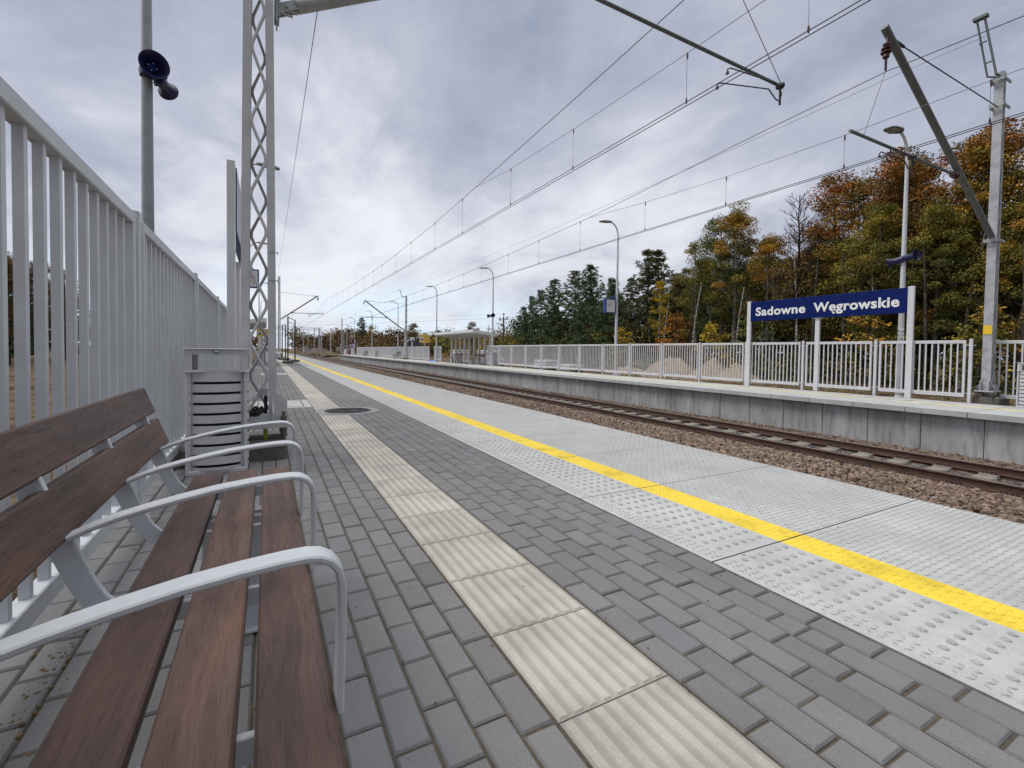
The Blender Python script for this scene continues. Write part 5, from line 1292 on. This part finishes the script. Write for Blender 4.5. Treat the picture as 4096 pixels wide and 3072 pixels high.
def forest():
    D = [decid(s, 10, cb, rad, nc, int(nl*1.3), .045, 'bark_grey', 'leaf_rust', tp_) for s, cb, rad, nc, nl, tp_ in ((1, .24, 2.1, 95, 260, .15), (2, .30, 1.9, 85, 260, .3), (3, .20, 2.3, 105, 260, .25), (4, .32, 1.7, 76, 250, .4))]
    Bi = [decid(s, 9, cb, rad, nc, nl, .048, 'bark_birch', 'leaf_yellow', tp_) for s, cb, rad, nc, nl, tp_ in ((11, .42, 1.35, 56, 150, .35), (12, .36, 1.5, 66, 150, .45))]
    Pn = [pine(s, 9, cb, rad, dens=dn) for s, cb, rad, dn in ((21, .08, 2.5, 1.0), (22, .12, 2.2, 1.0), (23, .24, 1.75, .95), (24, .10, 2.3, .9))]
    Tw = bare(31, 9.5, 2.0, 'bark_dark', 'leaf_brown', 1500)
    Sh = [decid(s, 3, .05, 1.2, 46, 50, .06, 'bark_grey', 'leaf_orange', .3) for s in (41, 42)]
    G = 'trees of the wood behind the far platform'; z = -.32
    pines = [(26.0, 45.9, 6.3, 0, 'leftmost low dark pine where the wood begins, beside the utility pole'), (27.0, 43.7, 8.1, 1, 'second dark pine from the left edge of the wood'), (26.0, 39.6, 8.6, 0, 'dark brownish-tipped pine, third along from the left edge of the wood'),
             (27.0, 37.3, 9.4, 3, 'bushy bluish-green pine left of the tallest pine beside the timetable case'), (26.0, 33.6, 9.1, 0, 'tall pine with a leaning top just left of the timetable case'), (26.2, 30.8, 7.6, 1, 'dark pine directly behind the timetable case'),
             (27.0, 29.4, 7.6, 3, 'short pine just right of the timetable lamp post'), (27.4, 27.9, 9.6, 2, 'tall slim dark pine, left one of a close pair'), (28.2, 27.6, 9.6, 2, 'tall slim dark pine, right one of a close pair')]
    for x, y, h, k, lab in pines:
        place(Pn[k], 'pine_tree', lab, 'pine tree', (x, y, z), (1.10*h/9, 1.10*h/9, .985*h/9), 'needle_olive' if k in (2, 3) else None, None, G)
    dec = [(24.0, 23.3, 6.5, Bi, 0, 'leaf_yellow', None, 'birch_tree', 'yellow birch with a thin leaning white trunk right of the pine pair'),
           (30.0, 26.9, 7.7, D, 3, 'leaf_brown', None, 'broadleaf_tree', 'thin brownish tree behind the yellow birch'),
           (26.0, 21.9, 9.1, Bi, 1, 'leaf_olive', 'bark_birch', 'birch_tree', 'slender olive-green birch with a pale trunk, right of the yellow birch'),
           (27.0, 20.6, 10.7, D, 0, 'leaf_green', 'bark_birch', 'broadleaf_tree', 'dark green poplar-like tree left of the big orange-topped tree'),
           (26.5, 19.3, 10.9, D, 1, 'leaf_mixed', 'bark_birch', 'broadleaf_tree', 'tall green and orange tree above the left post of the name sign'),
           (29.0, 18.6, 9.4, D, 3, 'leaf_orange', None, 'broadleaf_tree', 'orange-leaved tree filling the gap left of the bare tree'),
           (27.0, 17.0, 8.6, D, 0, 'leaf_mixed', 'bark_birch', 'broadleaf_tree', 'olive-gold tree just left of the bare tree'),
           (29.0, 23.6, 8.8, D, 1, 'leaf_olive', None, 'broadleaf_tree', 'olive tree between the two pale-trunked birches'),
           (30.5, 25.6, 8.2, D, 2, 'leaf_orange', None, 'broadleaf_tree', 'orange-brown tree showing right behind the pine pair'),
           (31.0, 13.0, 10.2, D, 1, 'leaf_olive', None, 'broadleaf_tree', 'olive tree in the second row right of the bare tree'),
           (23.8, 10.4, 8.2, D, 0, 'leaf_olive', None, 'broadleaf_tree', 'shorter yellow-green tree in front of the rust trees, left of the lamp post'),
           (23.6, 8.2, 7.6, D, 1, 'leaf_olive', None, 'broadleaf_tree', 'shorter olive tree in front of the rust trees, right of the lamp post'),
           (23.8, 5.9, 7.4, D, 2, 'leaf_mixed', None, 'broadleaf_tree', 'shorter golden-olive tree right of the whitish mast'),
           (30.0, 17.4, 7.6, D, 2, 'leaf_olive', None, 'broadleaf_tree', 'olive tree low behind the bare tree'),
           (27.5, 14.8, 9.0, D, 1, 'leaf_rust', None, 'broadleaf_tree', 'reddish tree right behind the bare tree'),
           (26.0, 13.1, 10.8, D, 0, 'leaf_rust', None, 'broadleaf_tree', 'tall rust-red tree just right of the bare tree'),
           (25.5, 11.6, 10.3, D, 2, 'leaf_mixed', None, 'broadleaf_tree', 'broad rust-brown tree above the word on the name sign'),
           (27.0, 10.6, 10.8, D, 1, 'leaf_mixed', None, 'broadleaf_tree', 'olive-rust tree left of the lamp post behind the name sign'),
           (25.0, 9.2, 10.5, D, 2, 'leaf_rust', None, 'broadleaf_tree', 'rust-brown tree directly behind the lamp post with the dark loudspeakers'),
           (26.0, 8.4, 10.7, D, 0, 'leaf_rust', None, 'broadleaf_tree', 'rust-brown tree behind the thick slanting strut'),
           (25.0, 7.2, 10.3, D, 3, 'leaf_mixed', None, 'broadleaf_tree', 'olive-brown tree behind the whitish mast'),
           (26.0, 6.5, 10.6, D, 2, 'leaf_rust', None, 'broadleaf_tree', 'reddish tree right of the whitish mast'),
           (25.0, 5.3, 9.4, D, 1, 'leaf_olive', None, 'broadleaf_tree', 'dark green tree cut by the picture edge, farthest along to the right')]
    for x, y, h, pr, k, mt, bk, nm, lab in dec:
        h *= .965; place(pr[k], nm, lab, 'tree', (x, y, z), (h/10 if pr is D else h/9,)*2+(h/10 if pr is D else h/9,), mt, bk, G)
    place(Tw, 'bare_tree', 'bare dark tree with fine twigs standing between the orange and rust-red trees', 'tree', (24.0, 13.9, z), 9.5/9.5, 'leaf_brown', None, G)
    for x, y, h, mt, lab in ((23.0, 20.9, 3.6, 'leaf_orange', 'small bright orange tree low beside the leaning birch'), (22.0, 17.1, 2.9, 'leaf_yellow', 'golden shrub at the foot of the pale birch trunk'), (23.0, 25.9, 3.0, 'leaf_yellow', 'small golden conifer-like shrub beside the timetable lamp post'),
                             (22.5, 9.9, 3.4, 'leaf_mixed', 'olive-orange shrub under the right half of the name sign'), (22.0, 12.6, 2.2, 'leaf_dark', 'dark shrub under the left half of the name sign'), (22.5, 6.6, 3.0, 'leaf_mixed', 'greenish shrub behind the foot of the whitish mast'), (23.0, 15.4, 3.2, 'leaf_green', 'green shrub left of the name sign post')):
        place(Sh[0 if h > 3 else 1], 'shrub', lab, 'shrub', (x, y, z), h/3, mt, None, 'shrubs at the edge of the wood')
    rr = random.Random(5); BG = 'back rows of the wood behind the far platform'
    for k in range(60):
        y = 2+k*.82+rr.uniform(-.5, .5); x = rr.choice((29.5, 31.5, 33.5, 36))+rr.uniform(-.8, .8); h = rr.uniform(7.2, 9.0) if y < 30 else rr.uniform(6, 8.2)
        if 13 < y < 16: h *= .80
        if y < 30: place(D[k % 4], 'woodland_tree', 'dim brown-green tree in the back rows of the wood behind the far platform', 'tree', (x, y, z), h/10, rr.choice(('leaf_mixed', 'leaf_brown', 'leaf_olive', 'leaf_olive')), None, BG)
        else: place(Pn[k % 2], 'woodland_pine', 'dim dark pine in the back rows of the wood behind the far platform', 'pine tree', (x, y, z), h/9, None, None, BG)
    # bare stems that show between the front trees
    for k in range(20):
        y = 4.5+k*1.0+rr.uniform(-.4, .4); x = 22.6+rr.uniform(-.3, 1.6); m = MB(); L = rr.uniform(4, 6.5); lx, ly = rr.uniform(-.4, .4), rr.uniform(-.5, .5)
        m.tube([(x+lx*t*t, y+ly*t*t, z+L*t) for t in np.linspace(0, 1, 7)], [.075*(1-.6*t) for t in np.linspace(0, 1, 7)], 7)
        tag(m.build('tree_trunk', 'bark_birch' if k % 3 == 0 else 'bark_grey', smooth=60, org=(x, y, z)), 'slim trunk standing at the edge of the wood behind the far fence', 'tree trunk', 'slim trunks at the edge of the wood')
    # undergrowth and dense interior of the wood
    r = np.random.default_rng(77)
    def mass(name, n, xr, yr, hfun, mat, ls, kindlabel=None, clump=1.0):
        nc = n//60; C = []; CT = []
        for _ in range(nc):
            x, y = r.uniform(*xr), r.uniform(*yr); hz = hfun(x, y)*r.uniform(.05, 1)**.7
            P = r.normal(0, .45*clump, (60, 3))*np.array([1, 1, .75]); C.append(np.array([x, y, -.3+hz])+P)
            hue = np.clip(r.normal(.5, .3), 0, 1); CT.append(np.stack([np.clip(hue+r.normal(0, .12, 60), 0, 1), r.uniform(.1, 1, 60), r.uniform(0, 1, 60)], 1))
        C = np.concatenate(C); V, c = leaf_mesh(name, C, r.uniform(.6, 1.3, len(C))*ls, np.concatenate(CT), r, mat)
        return tag(leaf_obj(name, V, c, mat), kind='stuff')
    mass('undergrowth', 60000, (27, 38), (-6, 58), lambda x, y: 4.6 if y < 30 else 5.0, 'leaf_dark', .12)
    mass('undergrowth', 26000, (24.5, 31), (-4, 58), lambda x, y: 3.4, 'leaf_olive', .065)
    mass('undergrowth', 9000, (21.5, 25), (2, 42), lambda x, y: .9, 'leaf_olive', .05)
    mass('grass', 9000, (14.7, 19), (1.5, 30), lambda x, y: .10, 'leaf_brown', .028, clump=.42)
    mass('grass', 5000, (14.8, 20), (1.5, 24), lambda x, y: .12, 'leaf_olive', .024, clump=.35)
    # far wood along the horizon
    mass('forest', 54000, (20, 75), (95, 150), lambda x, y: 4.6+1.2*math.sin(x*.5)+.9*math.sin(y*.33+x), 'leaf_brown', .22, clump=1.5)
    mass('forest', 16000, (12, 60), (200, 300), lambda x, y: 8.5+2.2*math.sin(x*.21)+1.2*math.sin(y*.3), 'leaf_brown', .5, clump=3)
    mass('forest', 22000, (30, 70), (62, 100), lambda x, y: 3.6+.9*math.sin(x*.7+y*.2), 'leaf_mixed', .16, clump=1.3)
    mass('forest', 9000, (-60, -2), (190, 300), lambda x, y: 7+2*math.sin(x*.3), 'leaf_brown', .5, clump=3)
    place(Pn[2], 'pine_tree', 'lone dark pine standing above the distant far fence end', 'pine tree', (29.5, 168, -1), (1.9, 1.9, 1.42), None, None, None)
    place(D[3], 'broadleaf_tree', 'distant bright golden tree beyond the far fence', 'tree', (28, 144, -1), .92, 'leaf_yellow', None, None)
    place(D[3], 'broadleaf_tree', 'small distant red tree left of the first pine', 'tree', (40, 73.4, -.4), (.30, .30, .52), 'leaf_rust', None, None)
    place(Pn[0], 'pine_tree', 'distant green pine group tree behind the yellow information sign, left', 'pine tree', (33, 96, -.4), (.92, .92, .62), None, None, None)
    place(Pn[1], 'pine_tree', 'distant green pine behind the yellow information sign, right', 'pine tree', (33, 90, -.4), (.86, .86, .58), None, None, None)
    place(D[2], 'broadleaf_tree', 'distant brown broadleaf tree above the excavator', 'tree', (32, 112, -.4), (.9, .9, .78), 'leaf_brown', None, None)
    place(D[0], 'broadleaf_tree', 'distant brownish tree behind the far shelter roof', 'tree', (31, 72, -.4), (.75, .75, .62), 'leaf_brown', None, None)
    for k, (x, y, h) in enumerate(((-14, 39.5, 6.4), (-15, 42, 7), (-14, 45, 7), (-16, 48, 7), (-15, 52, 7.5), (-13, 36, 6), (-18, 57, 8), (-14, 33, 6))):
        place(D[k % 4] if k % 3 else Pn[0], 'woodland_tree', 'dark tree glimpsed through the slits of the near fence', 'tree', (x, y, -.3), h/10, 'leaf_brown' if k % 3 else None, None, 'trees glimpsed through the near fence')
    mass('undergrowth', 9000, (-24, -13), (26, 66), lambda x, y: 4.0, 'leaf_dark', .15)
    for o in D+Bi+Pn+[Tw]+Sh:
        for c in list(o.children): bpy.data.objects.remove(c)
        bpy.data.objects.remove(o)
forest()
